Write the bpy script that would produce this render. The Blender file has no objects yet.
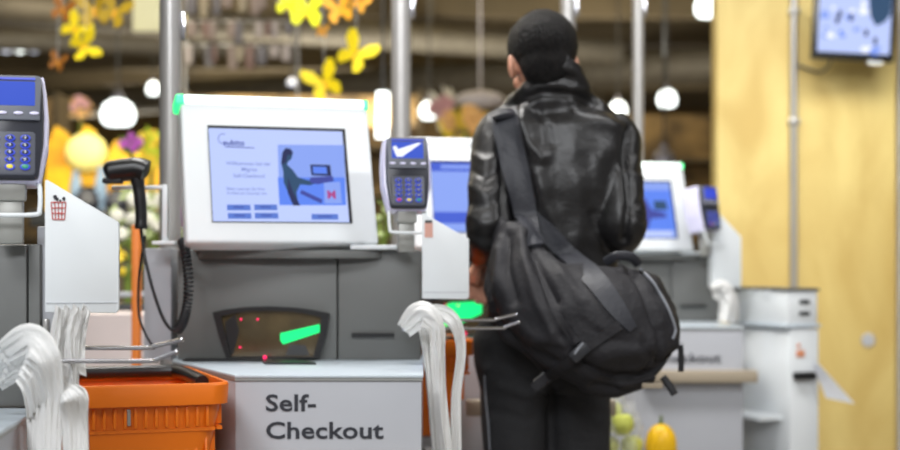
import bpy, bmesh, math, random
import numpy as np
from mathutils import Vector, Matrix, noise
from mathutils.bvhtree import BVHTree

random.seed(7)
SC = bpy.context.scene
COL = SC.collection
F = 1500.0; HC = 1.19; CX = 450.0; HY = 262.0     # focal length in pixels, eye height, horizon row

# ------------------------------------------------------------------ camera
cam_d = bpy.data.cameras.new('camera')
cam = bpy.data.objects.new('camera', cam_d); COL.objects.link(cam)
cam.location = (0, 0, HC); cam.rotation_euler = (math.pi / 2, 0, 0)
cam_d.sensor_width = 36; cam_d.lens = 60; cam_d.shift_y = (HY - 225) / 900
cam_d.clip_start = .1; cam_d.clip_end = 80
cam_d.dof.use_dof = True; cam_d.dof.focus_distance = 2.42; cam_d.dof.aperture_fstop = 3.1
SC.camera = cam

# ------------------------------------------------------------------ world, lights, exposure
SC.view_settings.view_transform = 'Standard'; SC.view_settings.look = 'None'
SC.view_settings.exposure = 0.0; SC.view_settings.gamma = 1
SC.view_settings.use_curve_mapping = False
w = bpy.data.worlds.new('world'); SC.world = w; w.use_nodes = True
w.node_tree.nodes['Background'].inputs[0].default_value = (1, .97, .92, 1)
w.node_tree.nodes['Background'].inputs[1].default_value = .3

def area(name, loc, size, power, col=(1, .98, .95), target=None, spread=None):
    l = bpy.data.lights.new(name, 'AREA'); l.shape = 'RECTANGLE'; l.size, l.size_y = size
    l.energy = power; l.color = col
    if spread: l.spread = spread
    o = bpy.data.objects.new(name, l); COL.objects.link(o); o.location = loc
    if target is not None:
        o.rotation_euler = (Vector(target) - Vector(loc)).to_track_quat('-Z', 'Y').to_euler()
    return o
area('ceiling_and_fill_light', (-1.4, .3, 3.7), (1.6, .5), 70, (.93, .96, 1), (-.2, 3, 1))
area('ceiling_and_fill_light', (2.9, .9, 3.9), (1.2, .5), 60, (.95, .97, 1), (.5, 3.5, 1))
area('ceiling_and_fill_light', (-.3, -2.2, 3.3), (2.2, .6), 110, (.95, .97, 1), (0, 3.2, .8))  # added front fill from behind the camera
area('ceiling_and_fill_light', (-.7, 3.9, 3.6), (1.6, .4), 85, (1, .98, .95), (1.0, 5.2, .6))  # added light, aimed to whiten the left face of the narrow cabinet
area('ceiling_and_fill_light', (1.75, 5.9, 2.9), (1.2, .4), 15, (1, .97, .88), (1.75, 7.4, .1), 1.9)  # added light aimed low to brighten the lower plywood wall
area('ceiling_and_fill_light', (1.0, 3.6, 3.9), (1.6, .4), 45, (.97, .98, 1), (1.1, 5.2, .8))  # added light to brighten the farthest counter and white cabinet
area('ceiling_and_fill_light', (-3, 8.0, 3.9), (3, .6), 85, (1, .9, .72))
area('ceiling_and_fill_light', (0, 14, 3.9), (8, .6), 150, (1, .86, .62))
area('ceiling_and_fill_light', (0, 22, 3.9), (10, .6), 190, (1, .86, .62))
for y_, e_ in ((11, 70), (16, 110), (22, 130)):       # added upward fill lights that brighten the hall ceiling, no real fixtures
    area('ceiling_fill_light', (-1, y_, 2.7), (9, .5), e_ * 1.5, (1, .93, .78), (-1, y_ + .5, 5))

# ------------------------------------------------------------------ helpers
def P(px, py, d):
    return Vector(((px - CX) * d / F, d, HC - (py - HY) * d / F))

def srgb(r, g, b):
    f = lambda c: (c / 255 / 12.92) if c / 255 <= .04045 else ((c / 255 + .055) / 1.055) ** 2.4
    return (f(r), f(g), f(b))

def mat(name, col, rough=.5, metal=0., spec=.5, var=0., vscale=8., bump=0., bscale=60., emit=None,
        estr=1., trans=0., coat=0., col2=None, stretch=None, alpha=1., sheen=0.):
    m = bpy.data.materials.new(name); m.use_nodes = True
    nt = m.node_tree; b = nt.nodes['Principled BSDF']
    b.inputs['Base Color'].default_value = (*col, 1); b.inputs['Roughness'].default_value = rough
    b.inputs['Metallic'].default_value = metal; b.inputs['Specular IOR Level'].default_value = spec
    b.inputs['Coat Weight'].default_value = coat; b.inputs['Transmission Weight'].default_value = trans
    b.inputs['Alpha'].default_value = alpha; b.inputs['Sheen Weight'].default_value = sheen
    tc = nt.nodes.new('ShaderNodeTexCoord'); mp = nt.nodes.new('ShaderNodeMapping')
    nt.links.new(tc.outputs['Object'], mp.inputs[0])
    if stretch: mp.inputs['Scale'].default_value = stretch
    n = nt.nodes.new('ShaderNodeTexNoise'); n.inputs['Scale'].default_value = vscale
    n.inputs['Detail'].default_value = 5
    nt.links.new(mp.outputs[0], n.inputs['Vector'])
    c2 = col2 if col2 else tuple(max(0, c * (1 - max(var, .03))) for c in col)
    r = nt.nodes.new('ShaderNodeValToRGB')
    r.color_ramp.elements[0].position = .35; r.color_ramp.elements[0].color = (*c2, 1)
    r.color_ramp.elements[1].position = .65; r.color_ramp.elements[1].color = (*col, 1)
    nt.links.new(n.outputs['Fac'], r.inputs[0]); nt.links.new(r.outputs[0], b.inputs['Base Color'])
    if bump:
        n2 = nt.nodes.new('ShaderNodeTexNoise'); n2.inputs['Scale'].default_value = bscale
        n2.inputs['Detail'].default_value = 4
        nt.links.new(mp.outputs[0], n2.inputs['Vector'])
        bp = nt.nodes.new('ShaderNodeBump'); bp.inputs['Strength'].default_value = bump
        bp.inputs['Distance'].default_value = .01
        nt.links.new(n2.outputs['Fac'], bp.inputs['Height']); nt.links.new(bp.outputs[0], b.inputs['Normal'])
    if emit:
        b.inputs['Emission Color'].default_value = (*emit, 1); b.inputs['Emission Strength'].default_value = estr
    return m

M = {}
M['white_plastic'] = mat('white_plastic', srgb(226, 230, 232), .4, var=.03)
M['grey_cabinet'] = mat('grey_cabinet', srgb(106, 107, 105), .5, var=.06, vscale=3)
M['grey_dark'] = mat('grey_dark', srgb(60, 62, 64), .5)
M['pale_grey'] = mat('pale_grey', srgb(176, 178, 184), .5, var=.03)
M['counter_top'] = mat('counter_top', srgb(196, 206, 214), .35, var=.05, vscale=30)
M['counter_edge'] = mat('counter_edge', srgb(150, 152, 150), .4)
M['ledge'] = mat('ledge', srgb(168, 155, 135), .5)
M['black_plastic'] = mat('black_plastic', srgb(22, 22, 24), .35)
M['black_rubber'] = mat('black_rubber', srgb(26, 26, 30), .6)
M['lettering'] = mat('lettering', srgb(46, 48, 56), .5)
M['chrome'] = mat('chrome', srgb(215, 215, 222), .18, metal=1)
M['steel'] = mat('steel', srgb(176, 174, 172), .32, metal=.45, var=.06, spec=.8)
M['post_grey'] = mat('post_grey', srgb(165, 165, 160), .4, metal=.3)
M['orange'] = mat('orange', srgb(240, 120, 12), .42, var=.05)
M['orange_post'] = mat('orange_post', srgb(238, 130, 35), .5)
M['scanner_glass'] = mat('scanner_glass', srgb(112, 96, 66), .12, spec=.8, metal=.3, col2=srgb(74, 64, 46), vscale=9)  # brown mottle painted in for the mirrored surroundings
M['green_reflection'] = mat('green_reflection', (0, .5, .1), .4, emit=(0.0, .85, .22), estr=1.0)
M['light_bar'] = mat('light_bar', (.8, .9, .85), .4, emit=(.85, 1, .92), estr=1.15)
M['light_bar_green'] = mat('light_bar_green', (.1, .8, .3), .4, emit=(.02, 1, .25), estr=1.3)
M['red_light'] = mat('red_light', (.6, 0, .08), .4, emit=(1, .02, .12), estr=1.6)
M['screen_blue'] = mat('screen_blue', (.02, .02, .05), .7, spec=.04, emit=srgb(190, 208, 250), estr=1.)
M['screen_page'] = mat('screen_page', (.02, .02, .05), .7, spec=.04, emit=srgb(192, 208, 255), estr=1.)
M['screen_mid'] = mat('screen_mid', (.02, .02, .05), .7, spec=.04, emit=srgb(138, 165, 240), estr=1.)
M['screen_deep'] = mat('screen_deep', (.02, .02, .05), .7, spec=.04, emit=srgb(92, 134, 240), estr=1.)
M['screen_button'] = mat('screen_button', (.02, .02, .05), .7, spec=.04, emit=srgb(88, 122, 205), estr=1.)
M['screen_ink'] = mat('screen_ink', (.02, .02, .05), .7, spec=.04, emit=srgb(60, 70, 150), estr=1.)
M['screen_soft_ink'] = mat('screen_soft_ink', (.02, .02, .05), .7, spec=.04, emit=srgb(130, 145, 205), estr=1.)
M['screen_dark'] = mat('screen_dark', (.02, .02, .05), .7, spec=.04, emit=srgb(28, 38, 66), estr=1.)
M['screen_teal'] = mat('screen_teal', (.02, .02, .05), .7, spec=.04, emit=srgb(38, 74, 96), estr=1.)
M['screen_red'] = mat('screen_red', (.02, .02, .05), .7, spec=.04, emit=srgb(175, 70, 130), estr=1.)
M['screen_white'] = mat('screen_white', (.02, .02, .05), .7, spec=.04, emit=(.92, .95, 1), estr=1.1)
M['screen_royal'] = mat('screen_royal', (.02, .02, .05), .7, spec=.04, emit=srgb(62, 92, 205), estr=1.)
M['terminal_grey'] = mat('terminal_grey', srgb(108, 112, 122), .42)
M['keypad_grey'] = mat('keypad_grey', srgb(80, 83, 94), .4)
M['terminal_dark'] = mat('terminal_dark', srgb(40, 42, 52), .35)
M['terminal_rim'] = mat('terminal_rim', srgb(226, 224, 250), .22)  # lavender tint puts reflected light into the colour
M['key_blue'] = mat('key_blue', (.02, .03, .2), .4, emit=srgb(52, 70, 190), estr=1.0)
M['key_face'] = mat('key_face', srgb(40, 44, 70), .35)
M['key_mark'] = mat('key_mark', srgb(225, 228, 240), .4)
M['key_yellow'] = mat('key_yellow', srgb(235, 215, 60), .4)
M['key_green'] = mat('key_green', srgb(50, 150, 115), .4)
M['key_red'] = mat('key_red', srgb(200, 60, 70), .4)
M['sticker_red'] = mat('sticker_red', srgb(190, 75, 70), .5)
M['sticker_peach'] = mat('sticker_peach', srgb(212, 160, 145), .5)
M['sticker_orange'] = mat('sticker_orange', srgb(225, 150, 110), .5)
M['leather'] = mat('leather', srgb(28, 27, 28), .4, bump=.18, bscale=48, spec=.5, var=.05, vscale=14)
M['bag_cloth'] = mat('bag_cloth', srgb(44, 43, 46), .6, bump=.25, bscale=90, spec=.25, var=.15)
M['strap_cloth'] = mat('strap_cloth', srgb(50, 51, 57), .5, bump=.15, bscale=120, spec=.4)
M['pocket_cloth'] = mat('pocket_cloth', srgb(28, 27, 27), .6, bump=.2, bscale=120, spec=.3)
M['piping'] = mat('piping', srgb(135, 138, 145), .4)
M['buckle'] = mat('buckle', srgb(45, 46, 50), .3)
M['trouser'] = mat('trouser', srgb(44, 44, 46), .75, bump=.25, bscale=60, spec=.25, var=.1)
M['skin'] = mat('skin', srgb(205, 148, 122), .5, var=.08, vscale=20)
M['hair'] = mat('hair', srgb(26, 22, 21), .6, bump=1., bscale=320, spec=.25, stretch=(1, 1, .3), col2=srgb(9, 8, 9), vscale=160)
M['paper'] = mat('paper', srgb(235, 238, 245), .6)
M['dark_rim'] = mat('dark_rim', srgb(92, 92, 90), .5)
M['tan_ceiling'] = mat('tan_ceiling', srgb(150, 134, 82), .8, col2=srgb(118, 104, 60), vscale=.5)
M['beam'] = mat('beam', srgb(108, 96, 74), .7, var=.3, vscale=1)
M['duct'] = mat('duct', srgb(118, 112, 100), .6, metal=.2, var=.2)
M['far_wall'] = mat('far_wall', srgb(150, 126, 74), .8, col2=srgb(122, 100, 58), vscale=.4)
M['floor'] = mat('floor', srgb(140, 132, 122), .4, var=.1, vscale=2)
M['bulb'] = mat('bulb', (1, 1, 1), .5, emit=(.93, 1, .97), estr=3.2)
M['bulb_blue'] = mat('bulb_blue', (1, 1, 1), .5, emit=(.75, .82, 1), estr=1.0)
M['lamp_metal'] = mat('lamp_metal', srgb(150, 150, 165), .4, metal=.5)
M['green_leaf'] = mat('green_leaf', srgb(120, 140, 50), .6, var=.4, vscale=20)
M['green_pale'] = mat('green_pale', srgb(190, 205, 140), .6, var=.2, vscale=20)
M['lime'] = mat('lime', srgb(190, 215, 40), .6)

def bag_material():
    m = bpy.data.materials.new('bag_film'); m.use_nodes = True; nt = m.node_tree
    nt.nodes.clear(); out = nt.nodes.new('ShaderNodeOutputMaterial')
    d = nt.nodes.new('ShaderNodeBsdfPrincipled'); d.inputs['Base Color'].default_value = (.96, .96, .95, 1)
    d.inputs['Roughness'].default_value = .38
    t = nt.nodes.new('ShaderNodeBsdfTranslucent'); t.inputs['Color'].default_value = (.9, .88, .85, 1)
    mx = nt.nodes.new('ShaderNodeMixShader'); mx.inputs[0].default_value = .3
    n = nt.nodes.new('ShaderNodeTexNoise'); n.inputs['Scale'].default_value = 40
    bp = nt.nodes.new('ShaderNodeBump'); bp.inputs['Strength'].default_value = .25; bp.inputs['Distance'].default_value = .01
    nt.links.new(n.outputs['Fac'], bp.inputs['Height']); nt.links.new(bp.outputs[0], d.inputs['Normal'])
    nt.links.new(d.outputs[0], mx.inputs[1]); nt.links.new(t.outputs[0], mx.inputs[2])
    nt.links.new(mx.outputs[0], out.inputs[0]); return m
M['bag_film'] = bag_material()

def plywood():
    m = bpy.data.materials.new('plywood'); m.use_nodes = True; nt = m.node_tree
    b = nt.nodes['Principled BSDF']; b.inputs['Roughness'].default_value = .6
    tc = nt.nodes.new('ShaderNodeTexCoord')
    n = nt.nodes.new('ShaderNodeTexNoise'); n.inputs['Scale'].default_value = 2.2; n.inputs['Detail'].default_value = 7
    n.inputs['Distortion'].default_value = .6
    mp = nt.nodes.new('ShaderNodeMapping'); mp.inputs['Scale'].default_value = (1.6, 1, .8)
    nt.links.new(tc.outputs['Object'], mp.inputs[0]); nt.links.new(mp.outputs[0], n.inputs['Vector'])
    r = nt.nodes.new('ShaderNodeValToRGB')
    r.color_ramp.elements[0].position = .32; r.color_ramp.elements[0].color = (*srgb(203, 174, 102), 1)
    r.color_ramp.elements[1].position = .68; r.color_ramp.elements[1].color = (*srgb(228, 206, 134), 1)
    nt.links.new(n.outputs['Fac'], r.inputs[0]); nt.links.new(r.outputs[0], b.inputs['Base Color'])
    return m
M['plywood'] = plywood()

class MB:
    def __init__(s): s.bm = bmesh.new()
    def box(s, c, size, rz=0, bevel=0, rx=0, seg=2):
        b = bmesh.new(); bmesh.ops.create_cube(b, size=1)
        bmesh.ops.scale(b, vec=size, verts=b.verts)
        if bevel: bmesh.ops.bevel(b, geom=b.edges[:], offset=bevel, segments=seg, affect='EDGES', profile=.5)
        b.transform(Matrix.Translation(c) @ Matrix.Rotation(rz, 4, 'Z') @ Matrix.Rotation(rx, 4, 'X'))
        s.merge(b); return s
    def merge(s, b):
        me = bpy.data.meshes.new('t'); b.to_mesh(me); b.free(); s.bm.from_mesh(me); bpy.data.meshes.remove(me)
    def prism(s, poly, y0, y1, bevel=0):
        """poly of (x, z), extruded from y0 to y1"""
        b = bmesh.new(); vs = [b.verts.new((x, y0, z)) for x, z in poly]; f = b.faces.new(vs)
        r = bmesh.ops.extrude_face_region(b, geom=[f])
        for v in r['geom']:
            if isinstance(v, bmesh.types.BMVert): v.co.y = y1
        bmesh.ops.recalc_face_normals(b, faces=b.faces)
        if bevel: bmesh.ops.bevel(b, geom=b.edges[:], offset=bevel, segments=2, affect='EDGES', profile=.5)
        s.merge(b); return s
    def slab(s, poly, z0, z1, bevel=0):
        """poly of (x, y), extruded from z0 to z1"""
        b = bmesh.new(); vs = [b.verts.new((x, y, z0)) for x, y in poly]; f = b.faces.new(vs)
        r = bmesh.ops.extrude_face_region(b, geom=[f])
        for v in r['geom']:
            if isinstance(v, bmesh.types.BMVert): v.co.z = z1
        bmesh.ops.recalc_face_normals(b, faces=b.faces)
        if bevel: bmesh.ops.bevel(b, geom=b.edges[:], offset=bevel, segments=2, affect='EDGES', profile=.5)
        s.merge(b); return s
    def tube(s, pts, r, n=12, cap=True, sx=1.):
        pts = [Vector(p) for p in pts]; rr = r if isinstance(r, (list, tuple)) else [r] * len(pts)
        b = bmesh.new(); rings = []; up = None
        for i, p in enumerate(pts):
            t = (pts[min(i + 1, len(pts) - 1)] - pts[max(i - 1, 0)]).normalized()
            if up is None:
                up = Vector((0, 1, 0)) if abs(t.y) < .9 else Vector((0, 0, 1))
            up = (up - t * up.dot(t)).normalized(); side = t.cross(up)
            rings.append([b.verts.new(p + (side * math.cos(a) * sx + up * math.sin(a)) * rr[i])
                          for a in [2 * math.pi * k / n for k in range(n)]])
        for a, c in zip(rings, rings[1:]):
            for k in range(n): b.faces.new((a[k], a[(k + 1) % n], c[(k + 1) % n], c[k]))
        if cap: b.faces.new(rings[0][::-1]); b.faces.new(rings[-1])
        bmesh.ops.recalc_face_normals(b, faces=b.faces); s.merge(b); return s
    def loft(s, rings):
        """rings: list of lists of points, closed and capped"""
        b = bmesh.new(); R = [[b.verts.new(p) for p in r] for r in rings]; n = len(R[0])
        for a, c in zip(R, R[1:]):
            for k in range(n): b.faces.new((a[k], a[(k + 1) % n], c[(k + 1) % n], c[k]))
        b.faces.new(R[0][::-1]); b.faces.new(R[-1])
        bmesh.ops.recalc_face_normals(b, faces=b.faces); s.merge(b); return s
    def ball(s, c, r, sub=3, rot=None):
        b = bmesh.new(); bmesh.ops.create_icosphere(b, subdivisions=sub, radius=1)
        r = r if isinstance(r, (tuple, list)) else (r, r, r)
        m = Matrix.Translation(c)
        if rot: m = m @ rot
        b.transform(m @ Matrix.Diagonal((*r, 1))); s.merge(b); return s
    def lathe(s, prof, c=(0, 0, 0), n=24):
        b = bmesh.new(); R = []
        for rad, z in prof:
            R.append([b.verts.new((c[0] + rad * math.cos(2 * math.pi * k / n), c[1] + rad * math.sin(2 * math.pi * k / n), c[2] + z)) for k in range(n)])
        for a, d in zip(R, R[1:]):
            for k in range(n): b.faces.new((a[k], a[(k + 1) % n], d[(k + 1) % n], d[k]))
        b.faces.new(R[0][::-1]); b.faces.new(R[-1])
        bmesh.ops.recalc_face_normals(b, faces=b.faces); s.merge(b); return s
    def poly3(s, pts):
        vs = [s.bm.verts.new(p) for p in pts]; s.bm.faces.new(vs); return s
    def xf(s, m): s.bm.transform(m); return s
    def build(s, name, m, parent=None, smooth=True, angle=35, loc=None):
        me = bpy.data.meshes.new(name); s.bm.to_mesh(me); s.bm.free()
        if smooth:
            me.polygons.foreach_set('use_smooth', [True] * len(me.polygons))
            me.set_sharp_from_angle(angle=math.radians(angle))
        me.materials.append(M[m] if isinstance(m, str) else m)
        o = bpy.data.objects.new(name, me); COL.objects.link(o)
        if parent: o.parent = parent
        if loc is not None: o.location = loc
        return o

def tag(o, label=None, cat=None, group=None, kind=None):
    if label: o['label'] = label
    if cat: o['category'] = cat
    if group: o['group'] = group
    if kind: o['kind'] = kind
    return o
def thing(name, label, cat, loc=(0, 0, 0), rz=0, group=None):
    o = bpy.data.objects.new(name, None); COL.objects.link(o); o.empty_display_size = .05
    o.location = loc; o.rotation_euler = (0, 0, rz)
    return tag(o, label, cat, group)
def struct(o): o['kind'] = 'structure'; return o
def copy_tree(o, parent=None):
    c = o.copy(); COL.objects.link(c); c.parent = parent
    for ch in list(o.children): copy_tree(ch, c)
    return c
def text(body, size, mname, parent, mtx, name='lettering', bold=.0, ext=.0006, align='LEFT', space=1.):
    cu = bpy.data.curves.new('t', 'FONT'); cu.body = body; cu.size = size; cu.extrude = ext; cu.offset = bold * size
    cu.align_x = align; cu.space_character = space; cu.resolution_u = 3
    o = bpy.data.objects.new('t', cu); COL.objects.link(o)
    bpy.context.view_layer.update()
    me = bpy.data.meshes.new_from_object(o.evaluated_get(bpy.context.evaluated_depsgraph_get()))
    bpy.data.objects.remove(o); bpy.data.curves.remove(cu)
    me.transform(mtx); me.materials.clear(); me.materials.append(M[mname])
    r = bpy.data.objects.new(name, me); COL.objects.link(r); r.parent = parent
    return r
UP = Matrix.Rotation(math.pi / 2, 4, 'X')      # text plane (x, y) -> (x, z), facing -Y
def catmull(pts, n=8):
    pts = [Vector(p) for p in pts]; out = []
    q = [pts[0]] + pts + [pts[-1]]
    for i in range(1, len(q) - 2):
        for k in range(n):
            t = k / n; a, b, c, d = q[i - 1], q[i], q[i + 1], q[i + 2]
            out.append(.5 * ((2 * b) + (c - a) * t + (2 * a - 5 * b + 4 * c - d) * t * t + (3 * b - a - 3 * c + d) * t ** 3))
    out.append(pts[-1]); return out
def rrect(w, h, r, n=5, cx=0, cz=0):
    o = []
    for (sx, sz, a0) in ((1, 1, 0), (-1, 1, 90), (-1, -1, 180), (1, -1, 270)):
        for k in range(n + 1):
            a = math.radians(a0 + 90 * k / n)
            o.append((cx + sx * (w / 2 - r) + r * math.cos(a), cz + sz * (h / 2 - r) + r * math.sin(a)))
    return o

# ------------------------------------------------------------------ the setting
struct(MB().box((0, 13, -.05), (26, 36, .1)).build('floor', 'floor'))
struct(MB().box((0, 13, 4.35), (26, 36, .1)).build('ceiling', 'tan_ceiling'))
struct(MB().box((0, 30.1, 2.15), (26, .2, 4.3)).build('wall_back', 'far_wall'))
struct(MB().box((-13, 13, 2.15), (.2, 36, 4.3)).build('wall_left', 'far_wall'))
WY = 7.4
struct(MB().box(((1.317 + 2.20) / 2, WY + .08, 2.15), (.883, .16, 4.3), bevel=.006).build('wall_right', 'plywood'))
struct(MB().box((5.0, 9.0, 2.15), (5.4, .2, 4.3)).build('wall_rear_right', 'plywood'))
for k, y in enumerate((15.2, 17.0, 19.2, 21.5, 24, 27)):
    tag(MB().box((0, y, 4.12), (24, .28, .34)).build('ceiling_beam', 'beam'),
        'dark brown cross beam under the hall ceiling, %s from the checkouts' % ('first', 'second', 'third', 'fourth', 'fifth', 'farthest')[k], 'beam', 'ceiling beams')
for k, (p0, p1, r) in enumerate((((-9, 12, 3.62), (2.0, 18, 3.7), .16), ((-6, 22, 3.5), (6, 17, 3.6), .22),
                  ((-2, 26, 3.3), (7, 24, 3.4), .25), ((-8, 11.5, 3.05), (-1.5, 13.5, 3.1), .09))):
    mb_ = MB().tube([p0, p1], r, 16)
    for f_ in (.2, .5, .8):
        q_ = Vector(p0).lerp(Vector(p1), f_); mb_.tube([q_, (q_.x, q_.y, 4.3)], .012, 6)
    tag(mb_.build('ventilation_duct', 'duct'),
        ('grey round duct crossing the upper left ceiling', 'wide grey duct behind the head of the man',
         'thick duct far back near the plywood wall', 'thin pale pipe low above the yellow booth')[k], 'duct', 'ceiling ducts')

# conduits, plate and screen on the plywood wall
o = MB().tube([(P(793.5, 0, WY - .02).x, WY - .025, 3.2), (P(793.5, 0, WY - .02).x, WY - .025, .3)], .018).build('conduit_pipe', 'steel')
tag(o, 'grey metal conduit running down the plywood wall left of the screen', 'pipe')
x0 = P(793.5, 0, WY - .02).x
for z in (P(0, 122, WY).z, P(0, 12, WY).z, .7):
    MB().box((x0, WY - .028, z), (.05, .045, .03), bevel=.004).build('pipe_clip', 'steel', o)
tag(MB().tube([(2.235, WY - .03, 3.3), (2.235, WY - .03, 0)], .034, 16).build('round_column', 'pale_grey'),
    'pale grey round column at the right end of the plywood wall', 'column')
tag(MB().lathe([(.03, 0), (.035, .004), (.03, .01)], n=20).xf(Matrix.Translation(P(868, 340, WY)) @ Matrix.Rotation(math.pi / 2, 4, 'X')).build('wall_plate', 'pale_grey'),
    'small round grey cover plate low on the plywood wall', 'plate')

tvl = P(853.5, 26, 7.15); rt = thing('wall_screen', 'black framed information screen hung high on the plywood wall', 'screen', tvl, 0)
tw, th = .392, .33
Ry = Matrix.Rotation(math.radians(3), 4, 'Y')
MB().box((0, 0, 0), (tw, .04, th), bevel=.006).xf(Ry).build('casing', 'black_plastic', rt)
MB().box((.0, .14, -.0), (.12, .24, .1), bevel=.005).build('wall_bracket', 'black_plastic', rt)
MB().box((.11, -.0, -th / 2 - .005), (.07, .03, .02), bevel=.003).xf(Ry).build('label_strip', 'white_plastic', rt)
disp = MB().box((0, -.022, .008), (tw - .05, .004, th - .05)).xf(Ry).build('display', 'screen_page', rt)
def flatpoly(pts, y, mname, parent, name, mtx=None):
    m = MB(); m.prism(pts, y, y + .0012)
    if mtx: m.xf(mtx)
    return m.build(name, mname, parent, smooth=False)
flatpoly([(.06, .145), (.17, .145), (.168, .06), (.14, .02), (.1, .0), (.07, .05)], -.0255, 'screen_teal', disp, 'picture_area', Ry)
random.seed(5)
for k in range(26):
    cx_, cz_ = random.uniform(-.155, .15), random.uniform(-.125, .13); r_ = random.uniform(.008, .03)
    if cx_ > .04 and cz_ > -.02: continue
    flatpoly([(cx_ + r_ * math.cos(a) * random.uniform(.5, 1.4), cz_ + r_ * math.sin(a) * random.uniform(.4, 1)) for a in [k2 * math.pi / 4 for k2 in range(8)]],
             -.0262 - k * .00004, random.choice(['screen_white', 'screen_mid', 'screen_deep', 'screen_white', 'screen_mid']), disp, 'picture_area', Ry)
for cx_, cz_ in ((-.075, .05), (-.085, .02), (-.02, .035), (.055, -.035), (.1, -.07)):
    flatpoly(rrect(.018, .035, .007, cx=cx_, cz=cz_), -.0278, 'screen_dark', disp, 'picture_area', Ry)
cb = tag(MB().tube(catmull([(x0 + .02, WY - .03, P(0, 66, WY).z), (x0 + .12, WY - .04, P(0, 73, WY).z), (x0 + .17, WY - .05, P(0, 66, WY).z), (x0 + .16, WY - .1, P(0, 56, WY).z)], 6), .006, 8).build('cable', 'dark_rim'),
         'thin cable looping from the conduit to the wall screen', 'cable')

# ------------------------------------------------------------------ chrome poles
PD = [(170.5, 3.66, .027, 'first chrome pole from the left, beside the nearest monitor'),
      (401, 4.75, .0305, 'chrome pole rising behind the middle card terminal'),
      (568, 5.82, .0285, 'chrome pole partly hidden behind the head of the man'),
      (638, 6.3, .0235, 'slender chrome pole between the man and the plywood wall')]
for px, d, r, lab in PD:
    p = P(px, 0, d)
    t = thing('chrome_pole', lab, 'pole', (p.x, d, 0), 0, 'chrome poles along the checkouts')
    MB().tube([(0, 0, .01), (0, 0, 4.3)], r, 24).build('tube', 'steel', t)
    MB().lathe([(r * 2.2, 0), (r * 2.2, .01), (r * 1.3, .02)]).build('base_plate', 'steel', t)
    z = P(0, 8 if px > 200 else 26, d).z
    MB().box((r + .006, -.0, z), (.014, .02, .07), bevel=.004).build('clamp', 'chrome', t)

# ------------------------------------------------------------------ checkout furniture
DX, DY = .503, 1.06
ZT = HC - .2123          # counter height
def counter(k, ox, oy, label, left=-.62, clipfront=None):
    t = thing('checkout_counter', label, 'counter', (ox, oy, 0), 0, 'self checkout counters')
    yf = 2.82
    if k == 0:
        poly = [(-1.3, 1.62 - oy), (.004, 1.62 - oy), (-.06, 3.24), (-1.3, 3.24)]
        poly = [(x, y) for x, y in poly]
    else:
        dl_ = .06 if k == 2 else 0
        poly = [(-.405 + dl_, yf), (-.05, yf), (-.062, 3.56), (-.64 + dl_, 3.56), (-.60 + dl_, 3.24)]
    MB().slab(poly, ZT - .006, ZT, .002).build('worktop', 'counter_top', t)
    cx = sum(p[0] for p in poly) / len(poly); cy = sum(p[1] for p in poly) / len(poly)
    MB().slab([(x + (cx - x) * .004, y + (cy - y) * .004) for x, y in poly], ZT - .011, ZT - .0065).build('edge_strip', 'counter_edge', t)
    ins = [(x + (cx - x) * .012, y + (cy - y) * .012) for x, y in poly]
    MB().slab(ins, 0, ZT - .0115, .002).build('body', 'pale_grey', t)
    if k > 0:
        x0 = (265 - 450) / 532; S = .0455
        for wd, yb in (('Self-', 411), ('Checkout', 438.5)):
            text(wd, S, 'lettering', t, Matrix.Translation((x0, yf + .0035, HC - (yb - 262) / 532)) @ UP @ Matrix.Diagonal((1.2, .97, 1, 1)), bold=.019, space=1.02)
        MB().box((-.205, yf - .016, HC - .375), (.385, .05, .04), bevel=.004).build('ledge', 'ledge', t)
    return t
counter(1, 0, 0, 'pale grey checkout counter with full Self-Checkout lettering right of the front orange basket')
counter(2, DX - .065, DY, 'pale grey checkout counter hidden behind the standing man')
counter(3, 2 * DX + .013, 2 * DY, 'pale grey checkout counter with lettering partly covered by the black bag, beside the white box')
counter(0, -DX - .035, -DY, 'pale checkout counter corner at the lower left edge of the picture')

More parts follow.
